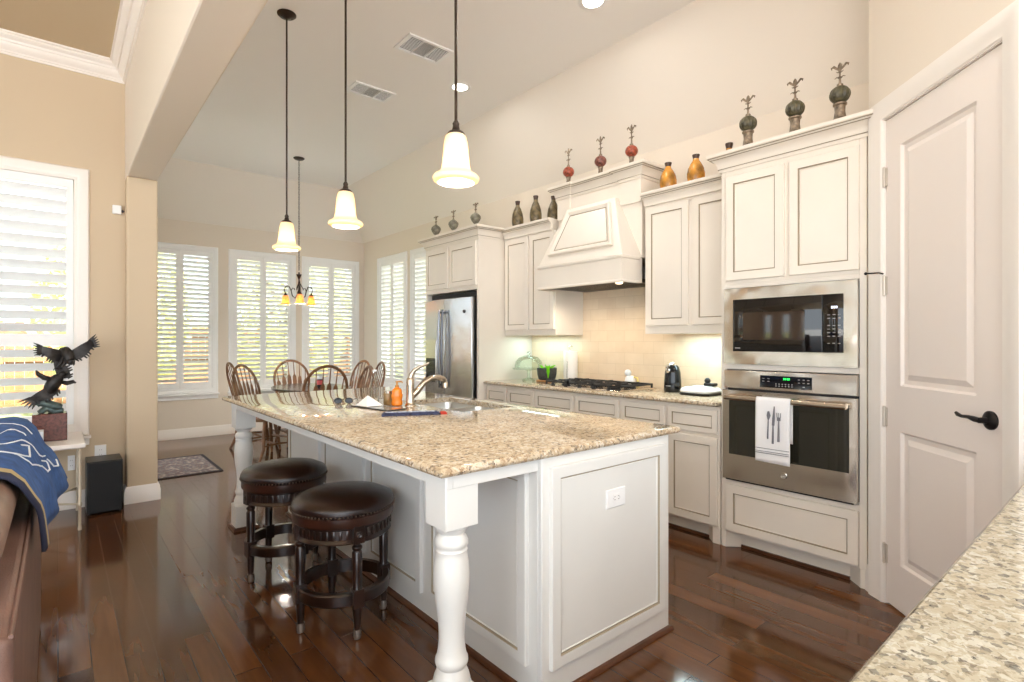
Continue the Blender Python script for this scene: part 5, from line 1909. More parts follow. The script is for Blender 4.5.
for k in range(3):
    a = math.radians(15 + 120 * k)
    c, s = math.cos(a), math.sin(a)
    mb = MB()
    mb.tube([(cx_ + c * r, cy_ + s * r, z) for r, z in ((0.015, 1.88), (0.05, 1.83), (0.085, 1.86), (0.10, 1.92), (0.125, 1.975), (0.165, 1.98), (0.19, 1.94), (0.18, 1.905), (0.172, 1.89))], 0.0065, 8)
    mb.tube([(cx_ + c * r, cy_ + s * r, z) for r, z in ((0.10, 1.92), (0.085, 1.955), (0.06, 1.95), (0.055, 1.93))], 0.005, 8)
    ar = mb.build('arm', M_BRONZE, ch)
    x, y = cx_ + c * 0.172, cy_ + s * 0.172
    mb = MB()
    mb.lathe([(0.024, 1.862), (0.026, 1.87), (0.012, 1.885), (0.008, 1.90)], 14, (x, y, 0))
    mb.build('socket_cup', M_BRONZE, ar)
    mb = MB()
    mb.lathe([(0.022, 1.865), (0.032, 1.85), (0.036, 1.81), (0.040, 1.775), (0.052, 1.758), (0.054, 1.75)], 24, (x, y, 0), cap=False)
    sh = mb.build('shade', M_AMBERSH, ar, fix=False)
    so = sh.modifiers.new('thickness', 'SOLIDIFY')
    so.thickness = 0.003
    mb = MB()
    mb.sphere((x, y, 1.81), (0.016, 0.016, 0.022), 12)
    mb.build('bulb', M_BULB, ar)
    lamp('chandelier_lamp', 'POINT', (x, y, 1.775), 13.0, (1.0, 0.94, 0.85), 0.02)

def downlight(y, x, lab):
    t = thing('recessed_light', lab, 'ceiling light', (x, y, ZC), 'recessed ceiling lights')
    mb = MB()
    mb.lathe([(0.062, -0.002), (0.098, -0.001), (0.098, -0.004), (0.088, -0.008), (0.066, -0.006)], 32, (x, y, ZC), cap=False)
    mb.build('trim_ring', M_WHITE, t)
    mb = MB()
    mb.lathe([(0.001, -0.0025), (0.066, -0.0025), (0.064, -0.005), (0.001, -0.0055)], 32, (x, y, ZC), cap=False)
    mb.build('lens', M_LED, t)
    lamp('recessed_or_added_lamp', 'AREA', (x, y, ZC - 0.02), 6, (1.0, 0.97, 0.92), 0.13)
downlight(3.93, 2.715, 'round recessed ceiling light beside the nearest pendant stem')
downlight(2.37, 2.70, 'round recessed ceiling light cut by the top of the photo')
for x, y in ((2.1, 0.7), (1.2, -0.3), (1.6, -1.4)):  # extra lamps out of view, added without fixtures to light the kitchen
    lamp('recessed_or_added_lamp', 'AREA', (x, y, ZC - 0.02), 4, (1.0, 0.97, 0.92), 0.13)

def vent(x0, x1, y0, y1, lab):
    t = thing('ceiling_vent', lab, 'air vent', ((x0 + x1) / 2, (y0 + y1) / 2, ZC), 'ceiling vents')
    Mv = frame((x0, y1, ZC), (1, 0, 0), (0, -1, 0), (0, 0, -1))
    W, H = x1 - x0, y1 - y0
    mb = MB()
    b = 0.025
    cells = [(b + k * (W - 2 * b) / 3 + 0.004, b + (k + 1) * (W - 2 * b) / 3 - 0.004) for k in range(3)]
    wall_mesh(mb, Mv @ Matrix.Translation((0, 0, 0.012)), W, H, 0.011, [(a, c, b, H - b) for a, c in cells])
    mb.build('frame', M_WHITE, t, smooth=0)
    for k, (a, c) in enumerate(cells):
        mb = MB()
        mb.box(a, c, b, H - b, 0.0005, 0.0015, 1, Mv)
        n = 12
        for j in range(n):
            if k == 1:
                u = a + (j + .5) * (c - a) / n
                mb.box(u - 0.0008, u + 0.0008, b, H - b, 0.0015, 0.006, 0, Mv)
            else:
                v = b + (j + .5) * (H - 2 * b) / n
                mb.box(a, c, v - 0.0008, v + 0.0008, 0.0015, 0.006, 0, Mv)
        mb.build('grille', [M_WHITE, M_VENTD], t, smooth=0)
vent(1.955, 2.34, 3.47, 3.72, 'white three section ceiling vent nearer the camera')
vent(1.96, 2.345, 4.405, 4.635, 'white three section ceiling vent farther back, behind the middle pendant')

# ------------------------------------------------------------------ DINING NOOK
tc = (2.30, 6.42)
dt = thing('dining_table', 'dark wood oval pedestal table in the breakfast nook', 'table', (tc[0], tc[1], 0))
mb = MB()
Mt = Matrix.Translation((tc[0], tc[1], 0))
mb.prism([(0.42 * math.cos(2 * PI * k / 48), 0.62 * math.sin(2 * PI * k / 48)) for k in range(48)], 0.73, 0.762, 0, Mt)
mb.build('tabletop', M_TABLE, dt, bevel=0.006)
mb = MB()
mb.lathe([(0.09, 0.10), (0.10, 0.14), (0.07, 0.20), (0.055, 0.28), (0.075, 0.42), (0.085, 0.5), (0.055, 0.6), (0.07, 0.66), (0.16, 0.7), (0.16, 0.73)], 20, (tc[0], tc[1], 0))
mb.build('pedestal', M_TABLE, dt)
for k in range(4):
    a = PI / 4 + PI / 2 * k
    c, q = math.cos(a), math.sin(a)
    mb = MB()
    mb.tube([(tc[0] + c * r, tc[1] + q * r, z) for r, z in ((0.05, 0.16), (0.12, 0.17), (0.2, 0.09), (0.27, 0.03), (0.29, 0.02))], [0.03, 0.032, 0.026, 0.024, 0.02], 10)
    mb.build('foot', M_TABLE, dt)
ts = thing('condiment_jar', 'small pink and black labelled jar standing on the dining table', 'jar', (2.36, 6.30, 0.7625))
mb = MB()
mb.lathe([(0.034, 0), (0.036, 0.004), (0.036, 0.085), (0.03, 0.095)], 18, (2.36, 6.30, 0.7625))
mb.build('jar_body', M_BLACK, ts)
mb = MB()
mb.lathe([(0.0365, 0.03), (0.0365, 0.08)], 18, (2.36, 6.30, 0.7625), cap=False)
mb.build('label_band', M_PINK, ts)
mb = MB()
mb.lathe([(0.033, 0.095), (0.034, 0.13), (0.002, 0.131)], 18, (2.36, 6.30, 0.7625))
mb.build('lid', M_WHITE, ts)

def make_chair():
    t = thing('dining_chair', '', 'chair', (0, 0, 0), 'oak arrow back dining chairs')
    mb = MB()
    n = 28
    poly = []
    for k in range(n):
        a = 2 * PI * k / n
        c, s = math.cos(a), math.sin(a)
        poly.append((0.225 * (abs(c) ** .7) * (1 if c > 0 else -1) * (1 - 0.08 * s), 0.215 * (abs(s) ** .7) * (1 if s > 0 else -1)))
    mb.prism(poly, 0.425, 0.46)
    mb.build('seat', M_OAK, t, bevel=0.010)
    rake = 0.24
    def P(x, z):
        return (x, 0.165 + (z - 0.45) * rake, z)
    hoop = []
    hw, zt, zs = 0.225, 1.045, 0.80
    for k in range(8):
        f = k / 8
        hoop.append(P(-0.19 - (hw - 0.19) * f, 0.455 + (zs - 0.455) * f))
    for k in range(17):
        a = PI - PI * k / 16
        hoop.append(P(hw * math.cos(a), zs + (zt - zs) * math.sin(a)))
    for k in range(8):
        f = 1 - (k + 1) / 8
        hoop.append(P(0.19 + (hw - 0.19) * f, 0.455 + (zs - 0.455) * f))
    mb = MB()
    mb.tube(hoop, [(0.012, 0.016)] * len(hoop), 8, up=(0, 1, 0))
    mb.build('back_hoop', M_OAK, t)
    for k in range(6):
        u = (k - 2.5) / 2.5
        xb, xt = u * 0.145, u * 0.185
        zt2 = zs + (zt - zs) * math.sqrt(max(0.0, 1 - (xt / hw) ** 2)) - 0.004
        pts, rad = [], []
        for f, w in ((0, .006), (.22, .010), (.40, .022), (.56, .027), (.66, .022), (.71, .008), (.85, .006), (1, .005)):
            z = 0.457 + (zt2 - 0.457) * f
            pts.append(P(xb + (xt - xb) * f, z))
            rad.append((0.005, w))
        mb = MB()
        mb.tube(pts, rad, 8, up=(0, 1, 0))
        mb.build('spindle', M_OAK, t)
    for sx in (-1, 1):
        for sy in (-1, 1):
            mb = MB()
            mb.tube([(sx * .215, sy * (.20 if sy < 0 else .24), 0), (sx * .20, sy * .185, .12), (sx * .18, sy * .165, .25), (sx * .155, sy * .14, .427)], [.013, .019, .021, .014], 10)
            mb.build('leg', M_OAK, t)
    mb = MB()
    for sx in (-1, 1):
        mb.tube([(sx * .195, -.18, .16), (sx * .19, 0, .17), (sx * .195, .185, .16)], [.008, .013, .008], 8)
    mb.tube([(-.19, 0, .17), (0, 0, .17), (.19, 0, .17)], [.008, .013, .008], 8)
    mb.tube([(-.19, -.175, .21), (0, -.175, .21), (.19, -.175, .21)], [.008, .012, .008], 8)
    mb.build('stretchers', M_OAK, t)
    return t
ch0 = make_chair()
# the back of the chair points along local +Y
spots = [((1.80, 6.40), 108, 'oak arrow back chair at the left side of the dining table, nearer the island'),
         ((1.84, 6.97), 92, 'oak arrow back chair at the left side of the dining table, farther back'),
         ((2.36, 7.02), 2, 'oak arrow back chair at the far end of the table, facing the camera'),
         ((2.13, 5.76), 178, 'dark oak arrow back chair at the near end, its back to the island'),
         ((2.74, 6.56), -84, 'oak arrow back chair at the right side of the table, farthest back'),
         ((2.68, 6.02), -100, 'oak arrow back chair at the right side of the table, nearer the camera'),
         ((2.12, 5.16), -97, 'oak arrow back chair turned sideways between the table and the island end')]
for i, ((x, y), rz, lab) in enumerate(spots):
    c = ch0 if i == 0 else copy_tree(ch0)
    c.location = (x, y, 0)
    c.rotation_euler = (0, 0, math.radians(rz))
    c['label'] = lab

dm = thing('door_mat', 'patterned grey woven mat on the nook floor beyond the column', 'mat', (1.0, 6.5, 0))
mb = MB()
mb.box(0.71, 1.24, 6.03, 6.97, 0.0005, 0.007)
mb.build('woven_field', M_RUG, dm)
mb = MB()
for a, b, c, d in ((0.68, 1.27, 6.0, 6.03), (0.68, 1.27, 6.97, 7.0), (0.68, 0.71, 6.03, 6.97), (1.24, 1.27, 6.03, 6.97)):
    mb.box(a, b, c, d, 0.0005, 0.009)
mb.build('border', M_RUGB, dm)

# ------------------------------------------------------------------ LIVING ROOM SIDE
tb = thing('side_table', 'slim pale side table with metal legs under the living room window', 'table', (-0.1, 5.05, 0))
TX0, TX1, TY0, TY1, TZ = -0.42, 0.145, 4.735, 5.36, 0.60
mb = MB()
mb.nested(frame((TX0, TY0, TZ - 0.035), (1, 0, 0), (0, 1, 0), (0, 0, 1)), rect(TX1 - TX0, TY1 - TY0), [(0.01, 0, 0), (0, 0.008, 0), (0, 0.03, 0), (0.004, 0.035, 0)])
mb.build('tabletop', M_TRIM, tb, smooth=20)
for x in (TX0 + 0.03, TX1 - 0.03):
    for y in (TY0 + 0.03, TY1 - 0.03):
        mb = MB()
        mb.lathe([(0.011, 0), (0.012, 0.01), (0.009, 0.03), (0.009, 0.16), (0.014, 0.17), (0.014, 0.185), (0.009, 0.195), (0.009, TZ - 0.035)], 12, (x, y, 0))
        mb.build('leg', M_METALW, tb)
mb = MB()
mb.tube([(TX1 - 0.03, TY0 + 0.03, 0.178), (TX1 - 0.17, TY0 + 0.19, 0.165), ((TX0 + TX1) / 2, (TY0 + TY1) / 2, 0.15), (TX0 + 0.17, TY1 - 0.19, 0.165), (TX0 + 0.03, TY1 - 0.03, 0.178)], 0.007, 8)
mb.tube([(TX0 + 0.03, TY0 + 0.03, 0.178), (TX0 + 0.17, TY0 + 0.19, 0.165), ((TX0 + TX1) / 2, (TY0 + TY1) / 2, 0.15), (TX1 - 0.17, TY1 - 0.19, 0.165), (TX1 - 0.03, TY1 - 0.03, 0.178)], 0.007, 8)
mb.build('stretcher', M_METALW, tb)

sw = thing('subwoofer', 'black box speaker on the floor beside the column', 'speaker', (0.2725, 5.24, 0))
mb = MB()
mb.box(0.162, 0.383, 5.112, 5.385, 0.004, 0.395)
mb.build('cabinet', M_BLACK, sw, bevel=0.005)
mb = MB()
mb.nested(F_my(0.168, 0.012, 5.1115), rect(0.209, 0.377), [(0, 0, 0), (0, 0.012, 0), (0.006, 0.018, 0)])
mb.build('front_grille', mat('black_grille_cloth', (26, 26, 28), 0.8, bump=0.4, bscale=400), sw, smooth=20)
mb = MB()
for x in (0.18, 0.365):
    for y in (5.13, 5.37):
        mb.lathe([(0.012, 0), (0.012, 0.0045)], 10, (x, y, 0))
mb.build('feet', M_BLACK, sw)

def outlet(name, M, w, h, label):
    t = thing(name, label, 'outlet', M.translation)
    mb = MB()
    mb.nested(M, rect(w, h, -w / 2, -h / 2), [(0, 0, 0), (0, 0.003, 0), (0.003, 0.006, 0)])
    mb.build('plate', M_WHITE, t, smooth=20)
    mb = MB()
    for s in (-1, 1):
        for q in (-0.006, 0.006):
            mb.box(q - 0.001, q + 0.001, s * 0.02 - 0.004, s * 0.02 + 0.004, 0.0058, 0.0066, 0, M)
    mb.build('slots', M_SLOT, t, smooth=0)
outlet('outlet_plate', F_my(0.08, 0.355, YL), 0.045, 0.115, 'white wall outlet plate seen behind the side table leg')
outlet('outlet_plate', F_my(0.26, 0.415, YL), 0.075, 0.115, 'white wall outlet plate just above the black speaker')

se = thing('motion_sensor', 'small white box sensor high on the wall by the column', 'sensor', (0.36, YL, 2.37))
mb = MB()
mb.box(0.335, 0.395, YL - 0.035, YL - 0.0005, 2.335, 2.405)
mb.build('housing', M_WHITE, se, bevel=0.006)
mb = MB()
mb.tube([(0.395, YL - 0.02, 2.365), (0.41, YL - 0.02, 2.355)], [0.012, 0.010], 10)
mb.build('bracket', M_VENTD, se)

# bronze eagles on a red stone block
SY = 5.06
sg = thing('eagle_statue', 'bronze statue of two fighting eagles on a red granite block', 'statue', (-0.043, SY, TZ))
mb = MB()
mb.box(-0.138, 0.051, SY - 0.085, SY + 0.085, TZ + 0.0005, 0.792)
mb.build('stone_block', M_REDST, sg, bevel=0.004)

def wing(mb, root, tip, up, nf, chord, thick=0.007, bend=0.0, mi=0):
    """feathered wing: a tapering arm with a solid vane and separate finger feathers at the tip"""
    root, tip, up = Vector(root), Vector(tip), Vector(up)
    d = tip - root
    L = d.length
    dn = d.normalized()
    trail = (-up).normalized()
    nrm = dn.cross(trail).normalized()
    pts = []
    m = 9
    for k in range(m + 1):
        f = k / m
        lead = root + d * (f * .78) + nrm * (bend * math.sin(PI * f)) - trail * (0.02 * L * math.sin(PI * f))
        c = chord * (1 - .12 * f) * (0.8 + .35 * math.sin(PI * min(1, f + .15)))
        pts.append((lead, c))
    vs, fs = [], []
    for lead, c in pts:
        for a, b in ((0, thick), (c * .5, thick * .8), (c, thick * .15), (c, -thick * .15), (c * .5, -thick * .8), (0, -thick)):
            vs.append(lead + trail * a + nrm * b)
    for i in range(m):
        for j in range(6):
            fs.append((i * 6 + j, (i + 1) * 6 + j, (i + 1) * 6 + (j + 1) % 6, i * 6 + (j + 1) % 6))
    fs.append(tuple(range(6)))
    fs.append(tuple(m * 6 + j for j in range(5, -1, -1)))
    mb.add(vs, fs, mi)
    end, c = pts[-1]
    for j in range(nf):
        g = j / max(1, nf - 1)
        st = pts[-2][0] + trail * (c * (0.08 + g * .85))
        dirn = (dn * (1 - .25 * g) + trail * (-0.28 + g * 0.75)).normalized()
        l = L * (.34 - .10 * g)
        mb.tube([st, st + dirn * l * .5 + nrm * 0.004, st + dirn * l], [(0.004, 0.009), (0.003, 0.008), (0.001, 0.002)], 6, mi=mi, up=nrm)
    for j in range(7):     # trailing secondaries
        f = (j + .5) / 7
        lead, cc = pts[int(f * m)]
        st = lead + trail * cc * .8
        mb.tube([st, st + trail * cc * .45 + dn * 0.012], [(0.003, 0.010), (0.001, 0.005)], 6, mi=mi, up=nrm)

mb = MB()
# upper eagle: body seen from below-front, wings spread wide
b0 = Vector((0.075, SY, 1.145))
mb.tube([(0.045, SY + 0.03, 1.155), (0.065, SY + 0.01, 1.15), (0.082, SY - 0.01, 1.125), (0.092, SY - 0.025, 1.085), (0.090, SY - 0.03, 1.06)], [0.018, 0.034, 0.038, 0.032, 0.02], 12)
mb.sphere((0.098, SY - 0.04, 1.072), (0.026, 0.028, 0.026), 12)
mb.tube([(0.11, SY - 0.06, 1.066), (0.117, SY - 0.074, 1.056), (0.113, SY - 0.08, 1.044)], [0.010, 0.006, 0.002], 8)
wing(mb, (0.095, SY, 1.145), (0.245, SY - 0.05, 1.255), (-0.45, 0.05, 0.88), 6, 0.075, bend=0.02)
wing(mb, (0.055, SY, 1.145), (-0.105, SY - 0.04, 1.195), (0.15, 0.05, 1.0), 6, 0.075, bend=0.02)
for k in range(5):   # tail
    mb.tube([(0.05, SY + 0.04, 1.15), (0.04 + k * 0.008, SY + 0.10, 1.13), (0.03 + k * 0.014, SY + 0.14, 1.115)], [(0.006, 0.006), (0.003, 0.012), (0.002, 0.010)], 6)
for s in (-0.012, 0.012):   # legs and talons reaching down
    mb.tube([(0.07 + s, SY - 0.01, 1.11), (0.055 + s, SY - 0.035, 1.06), (0.035 + s, SY - 0.04, 1.03)], [0.016, 0.011, 0.006], 8)
    for q in (-0.010, 0, 0.010):
        mb.tube([(0.035 + s, SY - 0.04, 1.03), (0.026 + s + q, SY - 0.05, 1.018), (0.024 + s + q, SY - 0.046, 1.008)], [0.004, 0.003, 0.001], 6)
for p in mb.v:
    p.x -= 0.028
    p.z += 0.085
mb.build('upper_eagle', M_BIRD, sg, smooth=40)
mb = MB()
# lower eagle: rolled back, one wing raised, the other trailing down to the left
mb.tube([(-0.055, SY, 0.93), (-0.04, SY - 0.005, 0.97), (-0.02, SY - 0.01, 1.01), (0.0, SY - 0.015, 1.04), (0.015, SY - 0.02, 1.06)], [0.03, 0.042, 0.044, 0.036, 0.022], 12)
mb.sphere((0.024, SY - 0.022, 1.066), (0.026, 0.024, 0.022), 12)
mb.tube([(0.04, SY - 0.03, 1.072), (0.054, SY - 0.035, 1.078), (0.058, SY - 0.036, 1.07)], [0.009, 0.006, 0.002], 8)
wing(mb, (0.0, SY + 0.01, 1.03), (-0.035, SY + 0.03, 1.21), (-0.98, 0.1, -0.1), 4, 0.07, bend=0.01)
wing(mb, (-0.03, SY, 1.0), (-0.20, SY - 0.03, 0.87), (-0.6, 0.05, 0.8), 5, 0.07, bend=0.02)
mb.tube([(-0.03, SY, 1.03), (-0.075, SY - 0.02, 1.045), (-0.11, SY - 0.02, 1.075), (-0.118, SY - 0.02, 1.10)], [(0.016, 0.02), (0.018, 0.022), (0.014, 0.018), (0.004, 0.006)], 10)
mb.tube([(0.01, SY, 1.01), (0.05, SY - 0.02, 1.0), (0.085, SY - 0.02, 1.01), (0.10, SY - 0.02, 1.0)], [(0.014, 0.014), (0.016, 0.022), (0.014, 0.030), (0.005, 0.014)], 10)
for k in range(4):
    mb.tube([(-0.055, SY, 0.94), (-0.09 - k * .01, SY + 0.01, 0.905 - k * .004), (-0.125 - k * .012, SY + 0.015, 0.875 + k * .006)], [(0.010, 0.010), (0.004, 0.012), (0.002, 0.006)], 6)
mb.build('lower_eagle', M_BIRD, sg, smooth=40)
mb = MB()
mb.tube([(-0.115, SY, 0.855), (-0.09, SY, 0.87), (-0.05, SY, 0.85), (0.0, SY, 0.83), (0.022, SY, 0.825)], [0.018, 0.028, 0.034, 0.03, 0.022], 12)
mb.tube([(-0.06, SY, 0.86), (-0.055, SY, 0.90), (-0.05, SY, 0.94)], [0.024, 0.018, 0.022], 10)
mb.tube([(-0.10, SY - 0.02, 0.80), (-0.06, SY, 0.83), (-0.02, SY, 0.80), (0.03, SY - 0.01, 0.805)], [0.02, 0.03, 0.026, 0.018], 10)
mb.build('rock_perch', M_PATINA, sg, smooth=40)
bk = thing('tissue_box', 'pale box corner on the side table beside the statue block', 'box', (-0.11, 4.86, TZ))
mb = MB()
mb.box(-0.27, -0.075, 4.80, 4.92, TZ + 0.0005, TZ + 0.095)
mb.build('box_body', mat('pale_blue_card', (206, 214, 222), 0.8), bk, bevel=0.003)
mb = MB()
mb.prism([(-0.215, 4.845), (-0.13, 4.845), (-0.13, 4.875), (-0.215, 4.875)], TZ + 0.095, TZ + 0.13, top=[(-0.20, 4.855), (-0.15, 4.86), (-0.145, 4.865), (-0.19, 4.868)])
mb.build('tissue', M_PAPER, bk)

# leather sofa, its back towards the kitchen
sf = thing('leather_sofa', 'brown leather sofa seen from behind at the left edge', 'sofa', (-0.55, 2.5, 0))
mb = MB()
mb.box(-0.34, -0.06, 1.285, 3.35, 0.03, 0.785)
mb.build('back_frame', M_SOFA, sf, bevel=0.018, segs=3)
mb = MB()
mb.tube([(-0.064, 1.30, 0.781), (-0.064, 1.9, 0.782), (-0.064, 3.33, 0.781)], 0.004, 8)
mb.build('piping', M_SOFA, sf)
mb = MB()
mb.tube([(-0.165, 1.50, 0.862), (-0.165, 1.53, 0.862), (-0.165, 1.60, 0.862), (-0.165, 2.2, 0.862), (-0.165, 2.9, 0.86), (-0.165, 2.97, 0.86), (-0.165, 3.0, 0.86)],
        [0.025, 0.06, 0.076, 0.078, 0.078, 0.06, 0.025], 20)
mb.build('back_roll', M_SOFAL, sf)
for y in (1.285, 3.13):
    mb = MB()
    mb.box(-1.0, -0.345, y, y + 0.22, 0.03, 0.62)
    mb.build('arm', M_SOFA, sf, bevel=0.05, segs=4)
for k in range(3):
    mb = MB()
    mb.box(-1.0, -0.345, 1.515 + k * 0.535, 2.04 + k * 0.535, 0.25, 0.46)
    mb.build('seat_cushion', M_SOFA, sf, bevel=0.04, segs=4)
    mb = MB()
    mb.box(-0.55, -0.35, 1.52 + k * 0.535, 2.035 + k * 0.535, 0.465, 0.86)
    mb.build('back_cushion', M_SOFA, sf, bevel=0.05, segs=4)
mb = MB()
mb.box(-0.98, -0.345, 1.51, 3.125, 0.03, 0.245)
mb.build('seat_base', M_SOFA, sf, bevel=0.02)

# throw blanket draped over the roll
th = thing('throw_blanket', 'blue fleece throw with white line drawing over the sofa back', 'blanket', (-0.1, 2.4, 0.8))
cs = []          # cross-section of the drape: over the roll and down the outside of the frame
for k in range(9):
    a = math.radians(200 - k * 25)
    cs.append((-0.165 + 0.094 * math.cos(a), 0.862 + 0.092 * math.sin(a)))
cs = cs[:8]
drop = [(-0.060, 0.86), (-0.050, 0.835), (-0.046, 0.81), (-0.044, 0.78), (-0.043, 0.75), (-0.042, 0.72), (-0.042, 0.69)]
cs += drop
NYB = 30
def bl(i, k, lift=0.0):
    f = k / NYB
    n = len(cs) - 1
    g = i / n
    x, z = cs[i]
    y = 1.98 + 1.07 * f
    low = max(0.0, g - 0.5) * 2
    y += low * (0.10 - 0.02 * f)
    hang = 1.0
    if i >= 8:
        z = 0.86 - (0.86 - z) * hang
        x += 0.010 * math.sin(f * 17 + 0.5) * low + 0.075 * low * f ** 1.3
    else:
        z += 0.006 * math.sin(f * 14 + i) + 0.03 * f
    return Vector((x + lift, y, z + lift * .6))
mb = MB()
vs, fs, ms = [], [], []
for i in range(len(cs)):
    for k in range(NYB + 1):
        vs.append(bl(i, k))
for i in range(len(cs) - 1):
    for k in range(NYB):
        a = i * (NYB + 1) + k
        mb_i = 1 if k == 0 else (2 if k == 1 else 0)
        fs.append((a, a + NYB + 1, a + NYB + 2, a + 1))
        ms.append(mb_i)
mb.add(vs, fs)
mb.m = ms
bo = mb.build('fleece', [M_BLUE, M_NAVY, M_GOLD], th, fix=False, smooth=80)
so = bo.modifiers.new('thickness', 'SOLIDIFY')
so.thickness = 0.010
so.offset = 1.0
mb = MB()
rn = random.Random(11)
def bline(pts, r=0.0032):
    out = []
    n = len(cs) - 1
    for a in range(len(pts) - 1):
        for s in range(5):
            f = s / 5
            gi = (pts[a][0] * (1 - f) + pts[a + 1][0] * f) * n
            gk = (pts[a][1] * (1 - f) + pts[a + 1][1] * f) * NYB
            i0, k0 = min(n - 1, int(gi)), min(NYB - 1, int(gk))
            fi, fk = gi - i0, gk - k0
            p = bl(i0, k0) * (1 - fi) * (1 - fk) + bl(i0 + 1, k0) * fi * (1 - fk) + bl(i0, k0 + 1) * (1 - fi) * fk + bl(i0 + 1, k0 + 1) * fi * fk
            out.append(p + Vector((0.0105 * (0.3 + pts[a][0]), -0.002, 0.010 * (1.1 - pts[a][0]))))
    mb.tube(out, r, 6)
bline([(0.15, 0.15), (0.25, 0.35), (0.35, 0.42), (0.45, 0.55), (0.55, 0.62), (0.6, 0.75)])
bline([(0.2, 0.25), (0.32, 0.2), (0.42, 0.32), (0.5, 0.4), (0.48, 0.52), (0.42, 0.45)])
bline([(0.4, 0.3), (0.52, 0.35), (0.58, 0.5), (0.66, 0.52), (0.7, 0.62), (0.62, 0.66), (0.56, 0.58)])
bline([(0.12, 0.45), (0.22, 0.6), (0.3, 0.55), (0.38, 0.68), (0.46, 0.66)])
bline([(0.62, 0.7), (0.72, 0.72), (0.76, 0.8), (0.7, 0.86)])
bline([(0.25, 0.7), (0.3, 0.82), (0.4, 0.86), (0.5, 0.8)])
bline([(0.08, 0.7), (0.16, 0.85), (0.26, 0.92)])
mb.build('line_drawing', M_FLEECEW, th)

# ------------------------------------------------------------------ NEAR BAR COUNTER
o = countertop('bar_countertop', 0.30, 2.40, -0.62, 0.231, 0.8755, 0.914, m=M_GRAN2)
tag(o, 'near granite counter filling the bottom right corner', 'countertop')
bc = thing('bar_cabinet', 'cream cabinet base under the near granite counter', 'cabinet', (1.35, -0.2, 0))
mb = MB()
mb.box(0.36, 2.20, -0.55, 0.17, 0.1, 0.875)
mb.box(0.38, 2.18, -0.5, 0.10, 0.0, 0.1)
mb.build('carcass', M_CAB, bc, bevel=0.003)
for k in range(4):
    mb = MB()
    panel_front(mb, frame((0.83 + k * 0.45, 0.17, 0.12), (-1, 0, 0), (0, 0, 1), (0, 1, 0)), rect(0.43, 0.72), 0.019, 0.05)
    mb.build('door', [M_CAB, M_GLAZE], bc, smooth=25)

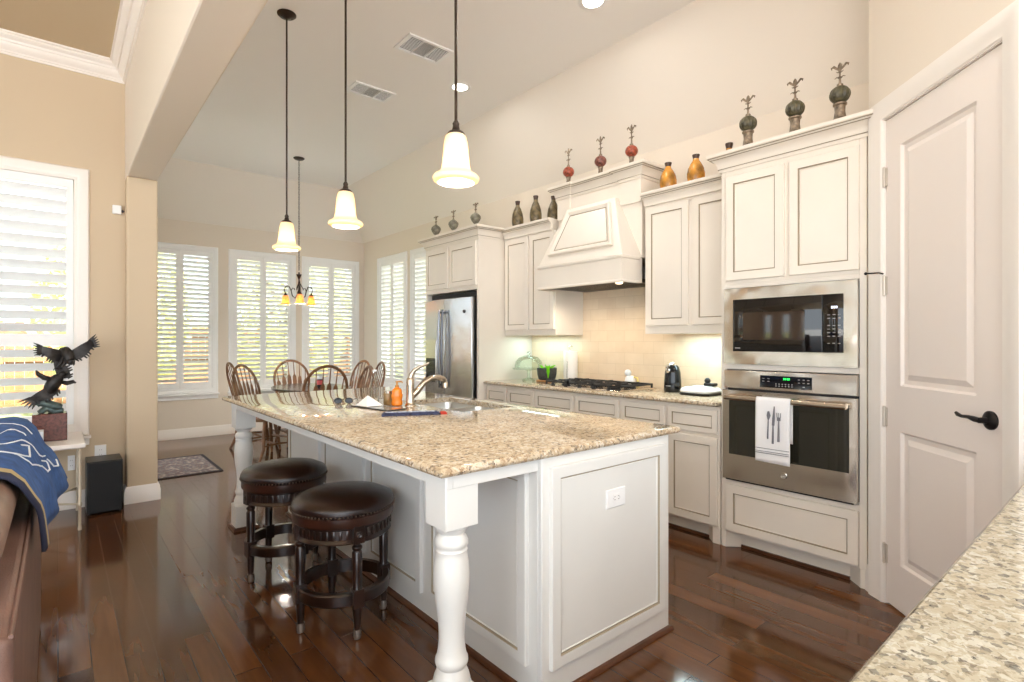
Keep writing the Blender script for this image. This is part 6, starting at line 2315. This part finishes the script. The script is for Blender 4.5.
# ------------------------------------------------------------------ GARDEN BEYOND THE WINDOWS
mb = MB()
mb.box(-30, 40, YN + 0.18, 45, -0.30, -0.15)
mb.box(XW + 0.18, 40, -20, YN + 0.18, -0.30, -0.15)
mb.box(-30, 0.44, 5.60, YN + 0.18, -0.30, -0.15)
o = mb.build('garden_lawn', M_GRASS, smooth=0)
o['kind'] = 'structure'
mb = MB()  # pale ground added outside to bounce light up to the ceilings
mb.box(-16, 16, -18, -2.81, -0.30, -0.12)
mb.box(0.5, 9.0, YN + 0.17, 12.2, -0.30, -0.12)
mb.box(XW + 0.17, 9.0, 3.0, YN + 0.17, -0.30, -0.12)
mb.box(-16, -3.81, -2.81, 5.6, -0.30, -0.12)
struct(mb.build('bounce_paving', mat('bounce_paving_paint', (212, 210, 207), 0.8, var=0.05, scale=3), smooth=0))
def fence_run(label, ax, ay, bx, by):
    t = thing('garden_fence', label, 'fence', (ax, ay, -0.15), 'cedar fences round the garden')
    A, B = Vector((ax, ay, -0.15)), Vector((bx, by, -0.15))
    L = (B - A).length
    u = (B - A).normalized()
    M = frame(A, u, (0, 0, 1), u.cross(Vector((0, 0, 1))))
    n = int(L / 0.16)
    mb = MB()
    for k in range(n):
        mb.box(k * 0.16, k * 0.16 + 0.152, 0.03, 1.85 + 0.015 * ((k * 7) % 3), 0, 0.018, 0, M)
    mb.build('boards', M_FENCE, t, smooth=0)
    mb = MB()
    for v in (0.3, 1.0, 1.6):
        mb.box(0, L, v, v + 0.09, 0.02, 0.055, 0, M)
    mb.build('rails', M_FENCE, t, smooth=0)
    for k in range(int(L / 2.6) + 1):
        mb = MB()
        mb.box(k * 2.6, k * 2.6 + 0.1, 0, 1.9, 0.056, 0.15, 0, M)
        mb.build('post', M_FENCE, t, smooth=0)
fence_run('cedar board fence across the garden beyond the living room window', -14, 16.0, 14, 16.0)
fence_run('cedar board fence running beyond the range wall windows', 12.0, 15.8, 12.0, 4)

def make_tree():
    t = thing('garden_tree', 'leafy pale green tree beyond the shuttered windows', 'tree', (0, 0, 0), 'garden trees')
    rn = random.Random(3)
    mb = MB()
    mb.tube([(0, 0, 0), (0.05, 0.02, 0.8), (0, 0, 1.6), (0.03, 0, 2.6)], [0.13, 0.10, 0.08, 0.04], 8)
    for k in range(5):
        a = k * 1.3
        mb.tube([(0, 0, 1.2 + k * .2), (0.5 * math.cos(a), 0.5 * math.sin(a), 1.8 + k * .25), (0.9 * math.cos(a), 0.9 * math.sin(a), 2.2 + k * .25)], [0.05, 0.03, 0.015], 6)
    mb.build('trunk', M_BARK, t)
    mb = MB()
    for k in range(2600):
        while True:
            p = Vector((rn.uniform(-1, 1), rn.uniform(-1, 1), rn.uniform(-1, 1)))
            if p.length < 1:
                break
        p = p.normalized() * (p.length ** 0.5)
        c = Vector((p.x * 1.25, p.y * 1.25, 2.0 + p.z * 1.7))
        d = Vector((rn.gauss(0, 1), rn.gauss(0, 1), rn.gauss(0, 1))).normalized()
        e = d.orthogonal().normalized()
        s = rn.uniform(0.07, 0.13)
        mb.add([c - d * s, c + e * s * .5, c + d * s, c - e * s * .5], [(0, 1, 2, 3)])
    mb.build('crown', M_LEAVES, t, smooth=0, fix=False)
    return t
tr = make_tree()
for i, (x, y, s) in enumerate(((0.9, 13.4, 1.05), (4.1, 12.9, 1.15), (7.2, 13.3, 1.1), (9.9, 10.9, 1.1), (9.6, 7.8, 1.1), (9.8, 4.8, 1.1), (-2.6, 14.3, 0.9))):
    q = tr if i == 0 else copy_tree(tr)
    q.location = (x, y, -0.15)
    q.scale = (s, s, s)
    q.rotation_euler = (0, 0, i * 1.1)
